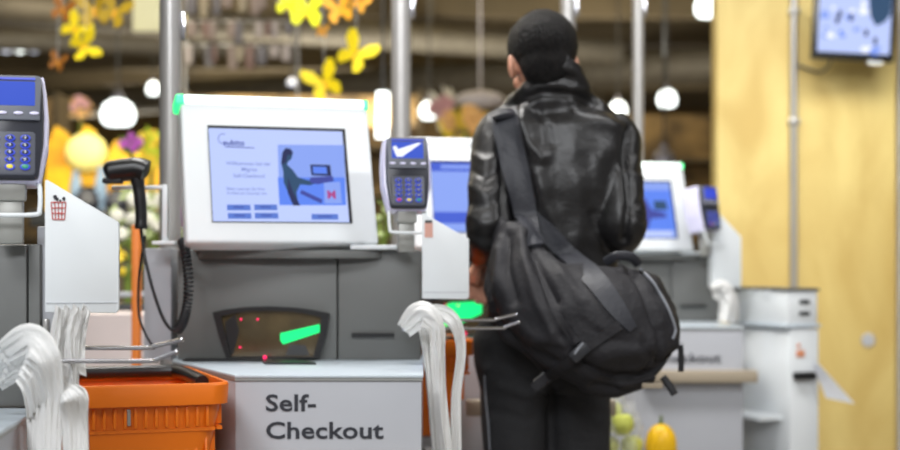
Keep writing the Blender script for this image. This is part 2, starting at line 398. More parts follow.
def cabinet(k, ox, oy, label, green, has_window=True):
    t = thing('checkout_cabinet', label, 'cabinet', (ox - .327, oy + 3.25, ZT), 0, 'dark grey checkout cabinets')
    hh = .238
    MB().box((-.0905, .155, hh / 2), (.345, .31, hh), bevel=.004).build('main_body', 'grey_cabinet', t)
    MB().box((.1735, .155, hh / 2), (.178, .306, hh), bevel=.003).build('side_door', 'grey_cabinet', t)
    MB().box((-.285 + .19, .06, hh + .0), (.30, .22, .012), bevel=.003).build('monitor_plinth', 'grey_dark', t) if False else None
    MB().box((.16, -.002, (HC - .158 * 1.0) - ZT), (.092, .008, .008)).build('slot', 'black_plastic', t)
    # rounded pedestal lip under the monitor
    lip = [(.2 * math.cos(a), .045 * math.sin(a)) for a in [math.pi + math.pi * i / 16 for i in range(17)]]
    MB().slab([(x - .02 + .0, y + .002) for x, y in lip] , hh - .018, hh, .002).build('front_lip', 'grey_cabinet', t)
    MB().box((.17, .03, hh + .006), (.115, .12, .01), bevel=.003).build('mounting_plate', 'white_plastic', t)
    MB().box((-.2, .03, hh + .005), (.06, .1, .008), bevel=.003).build('mounting_plate', 'white_plastic', t)
    if has_window:
        s = 3.25 / F
        def q(px, py): return ((px - 450) * s + .327, HC - (py - 262) * s - ZT)
        top = [(214, 312), (228, 309), (245, 307), (270, 306), (297, 307.5), (315, 310), (330, 313)]
        outer = [q(*p) for p in top] + [q(327, 335), q(320, 358), q(228, 358), q(220, 335)]
        ctr = (sum(p[0] for p in outer) / len(outer), sum(p[1] for p in outer) / len(outer))
        inner = [q(*p) for p in [(222, 316), (234, 313), (250, 311), (270, 310.5), (295, 311.5), (310, 314), (322, 317), (320, 335), (314, 356), (232, 356), (227, 335)]]
        wn = MB(); b = wn.bm
        ov = [[b.verts.new((x, y, z)) for x, z in outer] for y in (-.004, -.022)]
        iv = [[b.verts.new((x, y, z)) for x, z in inner] for y in (-.004, -.022)]
        n = len(outer)
        for i in range(n):
            j = (i + 1) % n
            b.faces.new((ov[1][i], ov[1][j], iv[1][j], iv[1][i])); b.faces.new((ov[0][i], ov[0][j], ov[1][j], ov[1][i]))
            b.faces.new((iv[1][i], iv[1][j], iv[0][j], iv[0][i])); b.faces.new((ov[0][j], ov[0][i], iv[0][i], iv[0][j]))
        bmesh.ops.recalc_face_normals(b, faces=b.faces)
        w_ = wn.build('scanner_window', 'black_plastic', t, smooth=False)
        MB().prism(inner, -.012, -.004).build('glass', 'scanner_glass', w_, smooth=False)
        MB().prism([q(*p) for p in green], -.0135, -.0122).build('reflection_patch', 'green_reflection', w_, smooth=False)  # glowing patch stands in for a green reflection in the glass
        MB().prism([q(*p) for p in [(226, 322), (236, 314), (240, 330), (234, 354), (229, 354)]], -.0135, -.0122).build('inner_baffle', 'black_plastic', w_, smooth=False)
        MB().prism([q(*p) for p in [(286, 355), (290, 344), (306, 345), (310, 355)]], -.0135, -.0122).build('inner_baffle', 'grey_dark', w_, smooth=False)
        for px, py in ((242, 319), (258.5, 319), (241, 347)):
            x, z = q(px, py); MB().ball((x, -.0135, z), .0024, 2).build('red_lamp', 'red_light', w_)
        MB().box((-.123 + 0, -.03, .0025), (.24, .05, .004)).build('scanner_base', 'black_plastic', t)
        # glass plate lying on the worktop
        pl = MB().slab([(-.055, -.15), (.05, -.15), (.015, -.05), (-.075, -.05)], 0.0005, .0045).build('scanner_plate', 'black_plastic', t)
        MB().ball((-.068, -.05, .009), .0042, 2).build('red_lamp', 'red_light', t)
    return t
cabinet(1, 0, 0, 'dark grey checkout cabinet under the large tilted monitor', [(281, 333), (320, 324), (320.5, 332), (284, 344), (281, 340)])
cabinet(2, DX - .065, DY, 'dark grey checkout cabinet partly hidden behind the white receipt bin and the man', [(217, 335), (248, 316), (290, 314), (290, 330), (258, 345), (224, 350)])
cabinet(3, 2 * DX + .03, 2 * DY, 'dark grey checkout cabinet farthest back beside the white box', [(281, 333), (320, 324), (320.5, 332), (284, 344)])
t0 = thing('checkout_cabinet', 'dark grey checkout cabinet at the left edge below the nearest card terminal', 'cabinet', (-.9, 2.19, ZT), 0, 'dark grey checkout cabinets')
MB().box((-.04, .06, .119), (.644, .12, .238), bevel=.004).build('main_body', 'grey_cabinet', t0)
MB().box((.2925, .06, .119), (.017, .118, .238), bevel=.002).build('side_door', 'grey_cabinet', t0)
# pale upright holding the receipt bin at the left
p = P(46, 300, 2.2)
tl = thing('support_upright', 'pale upright board between the left cabinet and the receipt bin', 'upright', (p.x, 2.2, ZT), 0)
MB().box((0, .02, .13), (.03, .03, .27), bevel=.003).build('board', 'pale_grey', tl)
MB().box((0, -.0, .117), (.008, .012, .025), bevel=.003).build('latch', 'steel', tl)
# pale side cabinet left of the cabinet of the nearest monitor
tag(MB().box((P(158.5, 0, 3.3).x, 3.33, ZT + .12), (.06, .08, .245), bevel=.003).build('side_panel', 'pale_grey'),
    'pale grey box panel left of the dark cabinet behind the coiled scanner cord', 'panel')

def monitor(px, d, label, lit, page, group='touchscreen monitors', yaw=17, tilt=19):
    # origin at bottom centre
    sc = F / d
    t = thing('touchscreen_monitor', label, 'monitor', (P(px, 0, d).x, d, HC + .041), math.radians(yaw), group)
    W, H_ = .412, .338
    R = Matrix.Rotation(math.radians(-tilt), 4, 'X')
    hs = MB().box((0, .028, H_ / 2), (W, .055, H_), bevel=.007, seg=3)
    hs.xf(R); hs.build('housing', 'white_plastic', t)
    MB().box((0, .155, .085), (.2, .07, .15), bevel=.01).build('rear_stand', 'white_plastic', t)
    MB().box((0, .15, -.007), (.24, .1, .014), bevel=.003).build('base', 'grey_cabinet', t)
    if lit:
        MB().box((0, .026, H_ - .012), (W - .012, .06, .022), bevel=.006, seg=3).xf(R).build('light_bar', 'light_bar', t)
        for s in (-1, 1):
            MB().box((s * (W / 2 - .004) - (.004 if s < 0 else 0), .026, H_ - .013), (.012 if s > 0 else .02, .0606, .024), bevel=.0055, seg=3).xf(R).build('light_bar_end', 'light_bar_green', t)  # left end widened to stand for its green glow on the pole
    else:
        MB().box((0, .026, H_ - .014), (W + .001, .058, .026), bevel=.006, seg=3).xf(R).build('light_bar', 'white_plastic', t)
    sw, sh = .292, .212; zc = .155
    MB().box((0, -.0005, zc), (sw + .009, .003, sh + .009)).xf(R).build('bezel', 'black_plastic', t)
    s = MB().box((-.003, -.0025, zc - .003), (sw, .003, sh)).xf(R).build('screen', page, t, smooth=False)
    return t, s, R, zc, sw, sh

M['bezel'] = M['black_plastic']
mo, s, R, zc, sw, sh = monitor(284.5, 3.17, 'large white touchscreen monitor with glowing top edge and welcome page, nearest of the monitors', True, 'screen_page')
def onscr(u, v, k=0):   # u, v in 0..1 of the screen, v downward
    return (-.003 - sw / 2 + u * sw, zc + sh / 2 - v * sh - .003)
def sp(pts, mname, y=-.0048, name='picture_area'):
    return flatpoly([onscr(*p) for p in pts], y, mname, s, name, R)
# screen page: px to uv from a 646x450 crop with screen corners (45,38)-(565,50)-(600,420)-(58,412)
def uv(x, y):
    v = (y - 42) / 370; xl = 45 + 13 * v; xr = 567 + 31 * v
    return ((x - xl) / (xr - xl), (y - 42 - 9 * ((x - xl) / (xr - xl))) / 368)
sp([uv(312, 108), uv(575, 108), uv(585, 352), uv(318, 350)], 'screen_mid')
sp([uv(312, 240), uv(580, 240), uv(585, 352), uv(318, 350)], 'screen_deep', -.0049)
sp([uv(*p) for p in [(330, 140), (342, 122), (362, 125), (372, 140), (366, 165), (352, 178), (348, 188), (372, 212), (392, 240), (430, 252), (462, 248), (470, 262), (440, 272), (400, 268), (385, 300), (392, 345), (372, 352), (352, 300), (335, 260), (333, 215), (325, 180)]], 'screen_teal', -.0051)
sp([uv(*p) for p in [(330, 140), (342, 122), (362, 125), (372, 140), (364, 150), (350, 150), (345, 180), (326, 190)]], 'screen_dark', -.0053)
sp([uv(*p) for p in [(352, 240), (372, 300), (400, 352), (372, 352), (350, 300)]], 'screen_dark', -.0053)
sp([uv(*p) for p in [(440, 188), (520, 190), (525, 235), (445, 232)]], 'screen_dark', -.0051)
sp([uv(*p) for p in [(450, 196), (505, 198), (508, 226), (452, 224)]], 'screen_deep', -.0053)
sp([uv(*p) for p in [(440, 240), (530, 235), (535, 255), (470, 268), (440, 262)]], 'screen_ink', -.0052)
sp([uv(*p) for p in [(405, 290), (490, 330), (485, 345), (400, 305)]], 'screen_ink', -.0052)
sp([uv(*p) for p in [(495, 262), (560, 258), (568, 345), (498, 345)]], 'screen_mid', -.0052)
def stext(body, x, y, hpx, mname, align='LEFT', bold=0.):
    u, v = uv(x, y); X, Z = onscr(u, v)
    return text(body, hpx / 3.915 / 470 * 1.0, mname, s, R @ Matrix.Translation((X, -.0056, Z)) @ UP, bold=bold, ext=.0002, align=align)
stext('M', 508, 325, 48, 'screen_red', bold=.03)
stext('subito', 100, 112, 34, 'screen_ink', bold=.02)
sp([uv(*p) for p in [(108, 116), (220, 120), (220, 123), (108, 119)]], 'screen_ink')
ring = [uv(100 + 20 * math.cos(a), 85 + 22 * math.sin(a)) for a in [math.radians(60 + 20 * i) for i in range(13)]]
ring2 = [uv(100 + 16 * math.cos(a), 85 + 18 * math.sin(a)) for a in [math.radians(60 + 20 * i) for i in range(13)]]
sp(ring + ring2[::-1], 'screen_soft_ink')
stext('Willkommen bei der', 198, 192, 21, 'screen_soft_ink', 'CENTER', .012)
stext('Migros', 200, 216, 23, 'screen_soft_ink', 'CENTER', .012)
stext('Self-Checkout!', 200, 241, 21, 'screen_soft_ink', 'CENTER', .012)
stext('Bitte scannen Sie Ihre', 112, 290, 17, 'screen_soft_ink', bold=.01)
stext('Artikel am Scanner ein', 112, 307, 17, 'screen_soft_ink', bold=.01)
for x0_, y0_, x1_ in ((112, 347, 203), (218, 347, 308), (115, 380, 206), (220, 380, 312), (445, 386, 552)):
    sp([uv(x0_, y0_), uv(x1_, y0_ + 1), uv(x1_ + 2, y0_ + 23), uv(x0_ + 1, y0_ + 22)], 'screen_button', name='button')
    sp([uv(x0_ + 25, y0_ + 8), uv(x1_ - 25, y0_ + 9), uv(x1_ - 25, y0_ + 13), uv(x0_ + 25, y0_ + 12)], 'screen_ink', -.0052, name='button_caption')

mo2, s, R, zc, sw, sh = monitor(487, 4.25, 'white touchscreen monitor left of the man with a plain blue screen', False, 'screen_mid', yaw=10)
sp([(0, .0), (.5, .0), (.5, .13), (0, .13)], 'screen_royal'); sp([(.1, .04), (.5, .04), (.5, .09), (.1, .09)], 'screen_mid', -.005)
sp([(0, .72), (.6, .72), (.6, .88), (0, .88)], 'screen_royal')
mo3, s, R, zc, sw, sh = monitor(640, 5.28, 'white touchscreen monitor right of the man with green ended light bar', True, 'screen_mid', yaw=14)
sp([(.3, .15), (1, .15), (1, .86), (.3, .86)], 'screen_deep')
sp([(.5, .3), (.58, .22), (.66, .3), (.72, .5), (.9, .56), (.9, .64), (.7, .66), (.64, .86), (.52, .86), (.5, .6)], 'screen_ink', -.0051)
sp([(.76, .34), (.92, .34), (.93, .5), (.76, .5)], 'screen_teal', -.0051)
sp([(.05, .88), (.95, .88), (.95, .98), (.05, .98)], 'screen_page', -.005)

# ------------------------------------------------------------------ card terminals
def terminal(px, d, label, yaw, scr, ztop=.0, deep=.045):
    x = P(px, 0, d).x
    t = thing('card_terminal', label, 'card terminal', (x, d, HC + .026), math.radians(yaw), 'card terminals on grey posts')
    # body spans z .082 .. .24 above origin
    zb = .083; Hh = .157
    R = Matrix.Translation((0, 0, zb)) @ Matrix.Rotation(math.radians(-10), 4, 'X')
    def outline(wt, wm, wb, h, z0=0., r=.014):
        pts = []
        prof = [(0.0, wb * .86), (.02, wb * .97), (.08, wb * 1.0), (.35, wm * .985), (.62, wm), (.85, (wm + wt) / 2 * 1.0), (.95, wt), (.99, wt * .975), (1.0, wt * .95)]
        right = [(ww / 2, z0 + f * h) for f, ww in prof]
        return right + [(-a, b) for a, b in right[::-1]]
    sh_ = MB().prism(outline(.093, .104, .085, Hh), .004, .004 + deep, .004).xf(R); sh_.build('rear_shell', 'terminal_rim', t)
    MB().prism(outline(.085, .092, .08, Hh - .006, .003), -.006, .03, .004).xf(R).build('front_body', 'terminal_dark', t)
    MB().prism([(x_, z_) for x_, z_ in [(.041, .088), (.0425, .15), (.039, .154), (-.039, .154), (-.0425, .15), (-.041, .088)]], -.011, .0, .002).xf(R).build('display_bezel', 'terminal_grey', t)
    MB().box((0, -.0095, .127), (.068, .006, .036), bevel=.002).xf(R).build('display', scr, t)
    MB().box((0, -.0125, .1485), (.068, .002, .003)).xf(R).build('display_edge', 'key_blue', t)
    for i in range(4):
        MB().ball((-.033 + .022 * i, -.0115, .098), (.007, .002, .0028), 2).xf(R).build('soft_key', 'terminal_rim', t)
    MB().prism(rrect(.07, .064, .006, cz=.04), -.0075, .0, .0015).xf(R).build('keypad_plate', 'keypad_grey', t)
    for r_ in range(5):
        for c in range(3):
            X = (c - 1) * .021; Z = .062 - r_ * .0105
            mk = 'key_face' if r_ < 4 else ('key_red', 'key_yellow', 'key_green')[c]
            rg = MB().lathe([(.0066, 0), (.0066, .002), (.005, .003)], n=16).xf(R @ Matrix.Translation((X, -.0078, Z)) @ Matrix.Rotation(math.pi / 2, 4, 'X') @ Matrix.Diagonal((1.08, .72, 1, 1))).build('key', 'key_blue', t)
            MB().lathe([(.005, 0), (.0045, .0015), (.003, .002)], n=14).xf(R @ Matrix.Translation((X, -.0098, Z)) @ Matrix.Rotation(math.pi / 2, 4, 'X') @ Matrix.Diagonal((1.05, .7, 1, 1))).build('key_cap', mk, rg)
            if r_ < 4:
                ch = '123456789*0#'[r_ * 3 + c]
                text(ch, .0062, 'key_mark', rg, R @ Matrix.Translation((X, -.0121, Z - .0018)) @ UP, name='key_number', align='CENTER', ext=.0002)
    # post and guard loop
    MB().box((0, .03, .073), (.042, .035, .034), bevel=.004).build('swivel_head', 'post_grey', t)
    MB().box((0, .034, .028), (.034, .03, .066), bevel=.003).build('post', 'post_grey', t)
    a, zt, zb2 = .041, .080, .036
    pts = [(-a + .004, .02, zt), (-a, .004, zt - .006), (-a, -.008, zb2 + .008), (-a + .008, -.012, zb2), (a - .008, -.012, zb2), (a, -.008, zb2 + .008), (a, .004, zt - .006), (a - .004, .02, zt)]
    MB().tube(catmull(pts, 5), .0034, 10).build('guard_loop', 'white_plastic', t)
    return t
t_ = terminal(10, 2.13, 'card terminal with lit keypad cropped by the left edge of the picture', 13, 'screen_royal')
t_.location.z += .005
t1 = terminal(408.5, 3.15, 'card terminal with a white mark on its display in front of the second pole', 12, 'screen_royal')
R1 = Matrix.Translation((0, 0, .083)) @ Matrix.Rotation(math.radians(-10), 4, 'X')
MB().prism([(-.032, .132), (-.026, .136), (-.02, .128), (.02, .142), (.03, .142), (-.012, .112), (-.024, .112)], -.0138, -.0128).xf(R1).build('white_mark', 'screen_white', t1, smooth=False)  # flat white shape just in front of the display
t3 = terminal(713, 5.2, 'card terminal turned sideways in front of the plywood wall', 42, 'key_blue', deep=.07)
t3.scale = (1, 1, 1)

# ------------------------------------------------------------------ receipt bins
def receipt_bin(px0, px1, ytl, ytr, yb, d, label, sticker, yaw=0):
    s_ = d / F; W = (px1 - px0) * s_; z = lambda y: (yb - y) * s_
    p = P((px0 + px1) / 2, yb, d)
    t = thing('receipt_bin', label, 'bin', p, math.radians(yaw), 'white receipt bins')
    MB().prism([(-W / 2, 0), (W / 2 - .004, -.002), (W / 2, .003), (W / 2, z(ytr)), (-W / 2 + .003, z(ytl)), (-W / 2, z(ytl) - .001)], 0, .05, .0015).build('casing', 'white_plastic', t)
    MB().box((W / 2, .012, z(ytr) * .53), (.001, .003, .04)).build('side_slot', 'black_plastic', t)
    MB().box((0, -.0006, .013), (W * .96, .0012, .001)).build('seam', 'pale_grey', t)
    if sticker == 'basket':
        m = MB()
        def q(px, py): return ((px - (px0 + px1) / 2) * s_, z(py))
        for (a, b) in (((52, 202.5), (66.5, 202.5)), ((53.5, 219.5), (65, 219.5)), ((52.6, 208), (66, 208)), ((53, 213.5), (65.6, 213.5))):
            A, B = q(*a), q(*b); m.box(((A[0] + B[0]) / 2, -.0008, A[1]), (B[0] - A[0], .001, .0014))
        for k in range(5):
            A, B = q(52 + 3.6 * k, 202.5), q(53.5 + 2.9 * k, 219.5)
            m.tube([(A[0], -.0008, A[1]), (B[0], -.0008, B[1])], .0007, 6)
        m.build('basket_pictogram', 'sticker_red', t)
        m = MB()
        for (x_, y_, r_) in ((56, 197.5, .0035), (58, 199.5, .0028), (64.5, 199, .003), (61, 201, .002)):
            X, Z = q(x_, y_); m.prism([(X + r_ * math.cos(a) * (1 if i % 2 else .7), Z + r_ * math.sin(a)) for i, a in enumerate([i * math.pi / 3.5 for i in range(7)])], -.0012, 0)
        m.build('crumpled_paper_pictogram', 'lettering', t)
    elif sticker == 'peach':
        MB().box((-W / 2 + .014, -.0008, z(ytl) - .036), (.017, .0012, .03)).build('pictogram', 'sticker_peach', t)
        MB().box((-W / 2 + .014, -.0008, z(ytl) - .018), (.015, .0012, .006)).build('pictogram', 'grey_dark', t)
    else:
        MB().box((-W / 2 + .01, -.0008, z(ytl) - .022), (.012, .0012, .016)).build('pictogram', 'sticker_orange', t)
    return t
receipt_bin(46, 118, 180, 222, 312, 2.13, 'white slanted receipt bin with a red basket pictogram, nearest to the left edge', 'basket', yaw=11)
receipt_bin(422, 469, 213, 239, 298.5, 3.14, 'white slanted receipt bin between the middle card terminal and the man', 'peach')
receipt_bin(712, 742, 207, 237, 287, 5.25, 'white slanted receipt bin under the sideways terminal by the plywood wall', 'o', yaw=8)

# ------------------------------------------------------------------ bag racks
def rack(ox, oy, label, ext=0.):
    t = thing('bag_rack', label, 'rack', (ox - .585, oy + 2.13, HC - .13), 0, 'chrome bag racks')
    def rod(y, z, x1, x2, zl):
        MB().tube(catmull([(-.02, y, z), (.05, y, z), (x1 - .004, y, z), (x1 + .004, y, z + .002), (x2, y - .01, z + zl)], 5), .0032, 10).build('rod', 'chrome', t)
        MB().ball((x2, y - .01, z + zl), .0036, 2).build('rod_tip', 'chrome', t)
    rod(0, .008, .16, .206, .012)
    rod(-.06, -.0068, .175, .209, .013)
    MB().box((-.022, -.02, .002), (.02, .1, .03), bevel=.003).build('mounting', 'pale_grey', t)
    return t
rack(0, 0, 'chrome bag rack at the left with two bent rods above the basket')
rack(.518, 1.03, 'chrome bag rack with bent rods pointing at the man')
rack(1.13, 2.12, 'chrome bag rack partly hidden behind the black shoulder bag') if False else None

# ------------------------------------------------------------------ plastic carrier bags
def sheet(pts, hw, d0, pleat=.006, nf=5, seed=0, dd=None, skew=0.):
    """pts: pixel centre line; hw: half widths in px; returns MB with a thin pleated film"""
    rnd = random.Random(seed); ph = rnd.uniform(0, 6); ph2 = rnd.uniform(0, 6)
    C = catmull([(x, y, (dd[i] if dd else 0)) for i, (x, y) in enumerate(pts)], 7)
    Hw = catmull([(h, 0, 0) for h in hw], 7)
    n = len(C); m = MB(); G = []; pn = None
    nu = 30
    for i, c in enumerate(C):
        t = (C[min(i + 1, n - 1)] - C[max(i - 1, 0)]); t.z = 0; t.normalize(); nx, ny = -t.y, t.x
        if pn is None:
            if ny > 0: nx, ny = -nx, -ny
        elif nx * pn[0] + ny * pn[1] < 0: nx, ny = -nx, -ny
        pn = (nx, ny)
        v = i / (n - 1); row = []
        for j in range(nu + 1):
            u = -1 + 2 * j / nu
            e = Hw[i].x * (1 + .1 * noise.noise((u * 1.2, v * 3, seed * 3.1)))
            px = c.x + nx * u * e; py = c.y + ny * u * e + skew * u
            tri = lambda a: math.asin(math.sin(a)) * .64
            wv = u + .18 * noise.noise((v * 5, seed * 2.3, u))
            dep = d0 + c.z + pleat * tri(wv * nf + ph + v * 1.6) + pleat * .35 * tri(wv * nf * 2.6 + ph2 - v * 3) \
                + pleat * 1.5 * (abs(noise.noise((u * 2.6, v * 5, seed))) - .2) + .004 * u * u
            py += 3.4 * noise.noise((u * 5, seed, v * 4)) * (1 if i < 6 else .3)
            row.append(m.bm.verts.new(P(px, py, dep)))
        G.append(row)
    B = [[m.bm.verts.new(v_.co + Vector((0, .0012, 0))) for v_ in row] for row in G]
    fn = m.bm.faces.new
    for i in range(n - 1):
        for j in range(nu):
            fn((G[i][j], G[i][j + 1], G[i + 1][j + 1], G[i + 1][j])); fn((B[i][j], B[i + 1][j], B[i + 1][j + 1], B[i][j + 1]))
        fn((G[i][0], G[i + 1][0], B[i + 1][0], B[i][0])); fn((G[i][nu], B[i][nu], B[i + 1][nu], G[i + 1][nu]))
    for j in range(nu):
        fn((G[0][j], B[0][j], B[0][j + 1], G[0][j + 1])); fn((G[-1][j], G[-1][j + 1], B[-1][j + 1], B[-1][j]))
    bmesh.ops.recalc_face_normals(m.bm, faces=m.bm.faces)
    return m
def bag(m, label, group):
    o = m.build('plastic_bag', 'bag_film', angle=80)
    return tag(o, label, 'bag', group)
g0 = 'white carrier bags bunched at the left edge'
for k, nm in enumerate(('uppermost white carrier bag of the left bunch, bulging towards the camera', 'second white carrier bag from the top of the left bunch',
                      'third white carrier bag from the top of the left bunch', 'fourth white carrier bag from the top of the left bunch', 'lowest white carrier bag of the left bunch, next to the dark cabinet')):
    a, b_ = -4.5 * k, 6 + 7.5 * k; sh = .8 ** k
    bag(sheet([(5 + a * .4, 349 + b_), (29 + a * .6, 335 + b_), (48 + a, 352 + b_), (55 + a * 1.2, 382 + b_), (54 + a * 1.1, 415), (52 + a * .9, 470)],
              [15 - 2 * k, 18 - 1.5 * k, 13 - 1 * k, 9 - .6 * k, 8, 8], 1.99 + .012 * k, .0024, 3.4 + .3 * k, 1 + k, dd=[.03, -.012, -.02, 0, .01, .01]), nm, g0)
g1 = 'white carrier bags hanging under the left receipt bin'
for k, (x, w_, y1) in enumerate(((56, 6, 395), (64, 6, 398), (72, 6, 395), (80, 5, 355))):
    bag(sheet([(x + 4 + k, 308), (x + 2, 325), (x, 345), (x + 1, 370), (x + 2, y1 + 20)], [w_ * .8, w_, w_ * 1.0, w_, w_ * .9], 2.08 + .012 * (k % 2), .005, 3, 10 + k, skew=-3),
        'white carrier bag hanging under the left receipt bin, %s from the left' % ('first', 'second', 'third', 'fourth')[k], g1)
g2 = 'white carrier bags beside the orange basket'
bag(sheet([(60, 390), (70, 397), (74, 420), (76, 470)], [8, 12, 13, 12], 2.0, .004, 3, 20, dd=[.01, -.02, 0, 0]), 'front white carrier bag touching the left rim of the orange basket', g2)
bag(sheet([(72, 388), (80, 396), (80, 420), (81, 470)], [5, 8, 8, 8], 2.02, .004, 3, 21), 'narrow white carrier bag between the bunch and the orange basket', g2)
g3 = 'white carrier bags on the middle rack'
bag(sheet([(404, 330), (422, 315), (436, 328), (438, 355), (440, 400), (447, 470)], [9, 14, 9, 7, 7, 8], 2.96, .006, 4, 30, dd=[.03, -.02, -.02, .0, .01, .01]), 'left white carrier bag on the middle rack, with the broad crumpled top', g3)
bag(sheet([(414, 322), (436, 312), (454, 322), (461, 350), (456, 400), (456, 470)], [6, 8, 7, 5, 5, 6], 2.99, .006, 4, 31, dd=[.03, -.0, -.02, .0, .01, .01]), 'right white carrier bag on the middle rack, hanging nearest to the man', g3)
bag(sheet([(408, 328), (424, 322), (428, 345), (432, 385), (436, 430), (440, 470)], [6, 9, 7, 6, 6, 6], 3.02, .008, 4, 32), 'rear white carrier bag on the middle rack, beside the counter end', g3)
g4 = 'white carrier bags by the farthest counter'
bag(sheet([(712, 292), (722, 290), (728, 302), (726, 322)], [7, 10, 9, 8], 5.02, .012, 4, 40), 'round crumpled white bag hanging at the farthest counter', g4)
bag(sheet([(722, 290), (731, 298), (733, 322)], [6, 7, 6], 5.06, .012, 4, 41), 'small white bag between the crumpled one and the white box', g4)

# ------------------------------------------------------------------ shopping baskets
def basket(frc, yaw, z, label, rimdrop=0):
    """origin: front right rim corner position (x, y); local x to the left is -; depth +y"""
    t = thing('shopping_basket', label, 'basket', (frc[0], frc[1], z - .235), math.radians(yaw), 'orange shopping baskets')
    W, D, Hb = .30, .47, .235; cx, cy = -W / 2, D / 2
    def ring(w, d, zz, r=.035):
        return [(cx + a, cy + b, zz) for a, b in rrect(w, d, r, 4)]
    # walls
    m = MB(); b = m.bm
    levels = [(W * .66, D * .84, 0), (W * .77, D * .89, .08), (W * .86, D * .93, .15), (W * .935, D * .955, Hb - .03)]
    rings = [[b.verts.new(p) for p in ring(w_, d_, z_)] for w_, d_, z_ in levels]
    n = len(rings[0])
    for a, c in zip(rings, rings[1:]):
        for k in range(n): b.faces.new((a[k], a[(k + 1) % n], c[(k + 1) % n], c[k]))
    b.faces.new(rings[0][::-1])
    bmesh.ops.recalc_face_normals(b, faces=b.faces); bmesh.ops.solidify(b, geom=b.faces[:], thickness=.003)
    m.build('body', 'orange', t)
    m = MB(); b = m.bm
    pr = [(1.0, 1.0, Hb - .038), (1.01, 1.01, Hb - .004), (1.0, 1.0, Hb), (.955, .97, Hb), (.95, .965, Hb - .006), (.95, .965, Hb - .034), (.945, .955, Hb - .038)]
    rings = [[b.verts.new(p) for p in ring(W * a_, D * c_, z_)] for a_, c_, z_ in pr]
    for a, c in zip(rings, rings[1:] + rings[:1]):
        for k in range(n): b.faces.new((a[k], a[(k + 1) % n], c[(k + 1) % n], c[k]))
    bmesh.ops.recalc_face_normals(b, faces=b.faces)
    m.build('rim', 'orange', t)
    m = MB()
    fw = W * .86
    for i in range(13):       # upper and lower ribs of the front and the right side
        X = cx - fw / 2 + .02 + (fw - .04) * i / 12
        m.box((X, .012, Hb - .06), (.006, .008, .036), bevel=.002)
        m.box((X, .022, Hb - .14), (.005, .008, .09), bevel=.002, rx=math.radians(-8))
    for i in range(18):
        Y = .05 + i * .0215
        m.box((-.014, Y, Hb - .06), (.012, .006, .036), bevel=.002)
        m.box((-.026, Y, Hb - .12), (.012, .005, .06), bevel=.002)
    m.box((cx, .019, Hb - .083), (fw - .01, .008, .006)); m.box((-.016, cy, Hb - .083), (.010, D * .88, .006))
    m.build('ribs', 'orange', t)
    # folded black handle lying inside the rim
    z_ = Hb - .008
    hp = rrect(W * .86, D * .9, .05, 5)
    ptsb = [(cx + a, cy + c_, z_) for a, c_ in hp if c_ > -.02]
    ptsb = sorted([q for q in ptsb if q[0] > cx], key=lambda q: (q[1], -q[0])) 
    path = [(cx + W * .435, cy - .06, Hb - .012), (cx + W * .43, cy + .08, z_), (cx + W * .42, cy + D * .36, z_), (cx + W * .36, cy + D * .42, z_),
            (cx, cy + D * .43, z_), (cx - W * .36, cy + D * .42, z_), (cx - W * .42, cy + D * .36, z_), (cx - W * .43, cy + .08, z_), (cx - W * .435, cy - .06, Hb - .012)]
    MB().tube(catmull(path, 5), .013, 12).build('handle', 'black_plastic', t)
    MB().box((cx - .03, .0135, Hb - .058), (.007, .006, .03), bevel=.002).build('clip', 'steel', t)
    return t
basket((-.392, 2.69), 20, HC - .216, 'orange shopping basket with black handle in front of the nearest counter')
basket((.066, 3.66), 14, HC - .19, 'orange shopping basket half hidden between the middle rack and the man')
def stand(x, y, w_, d_, h, rz, label):
    t = thing('basket_stand', label, 'stand', (x, y, 0), rz, 'stands under the baskets')
    MB().box((0, 0, h - .015), (w_, d_, .03), bevel=.004).build('top_board', 'pale_grey', t)
    for sx in (-1, 1):
        for sy in (-1, 1):
            MB().box((sx * (w_ / 2 - .03), sy * (d_ / 2 - .03), (h - .03) / 2), (.035, .035, h - .03)).build('leg', 'post_grey', t)
c_ = Vector((-.392, 2.69)) + Vector((-.15 * math.cos(.349) - .235 * math.sin(.349), -.15 * math.sin(.349) + .235 * math.cos(.349)))
stand(c_.x, c_.y, .24, .38, HC - .216 - .236, .349, 'low grey stand under the front orange basket')
c_ = Vector((.066, 3.66)) + Vector((-.15 * math.cos(.244) - .235 * math.sin(.244), -.15 * math.sin(.244) + .235 * math.cos(.244)))
stand(c_.x, c_.y, .24, .38, HC - .19 - .236, .244, 'low grey stand under the basket beside the man')

# ------------------------------------------------------------------ hand scanner with cord
D1 = 3.16
def Q(x, y, d=D1): return P(x, y, d)
hb = thing('scanner_bracket', 'pale bracket holding the black hand scanner beside the first pole', 'bracket', Q(165, 240), 0)
lo = Vector(Q(165, 240))
MB().tube([Q(112, 187.5, D1 + .03) - lo, Q(164, 187.5, D1 + .03) - lo], .0045, 8).build('arm', 'white_plastic', hb)
MB().box(Q(165.5, 214, D1 + .03) - lo, (.012, .02, .125), bevel=.003).build('upright', 'white_plastic', hb)
MB().box(Q(167, 243, D1 + .05) - lo, (.05, .08, .008), bevel=.002).build('foot', 'white_plastic', hb)
hs_ = thing('hand_scanner', 'black hand scanner hanging head up in its bracket', 'scanner', Q(135, 230), 0)
lo = Vector(Q(135, 230))
hm = MB()
hm.tube(catmull([Q(106, 174) - lo, Q(112, 172) - lo, Q(124, 170) - lo, Q(138, 169) - lo, Q(147, 172) - lo], 5),
        [.017 + .010 * min(1, i / 4) for i in range(20)] + [.018], 14, sx=.9)
hm.build('head', 'black_plastic', hs_)
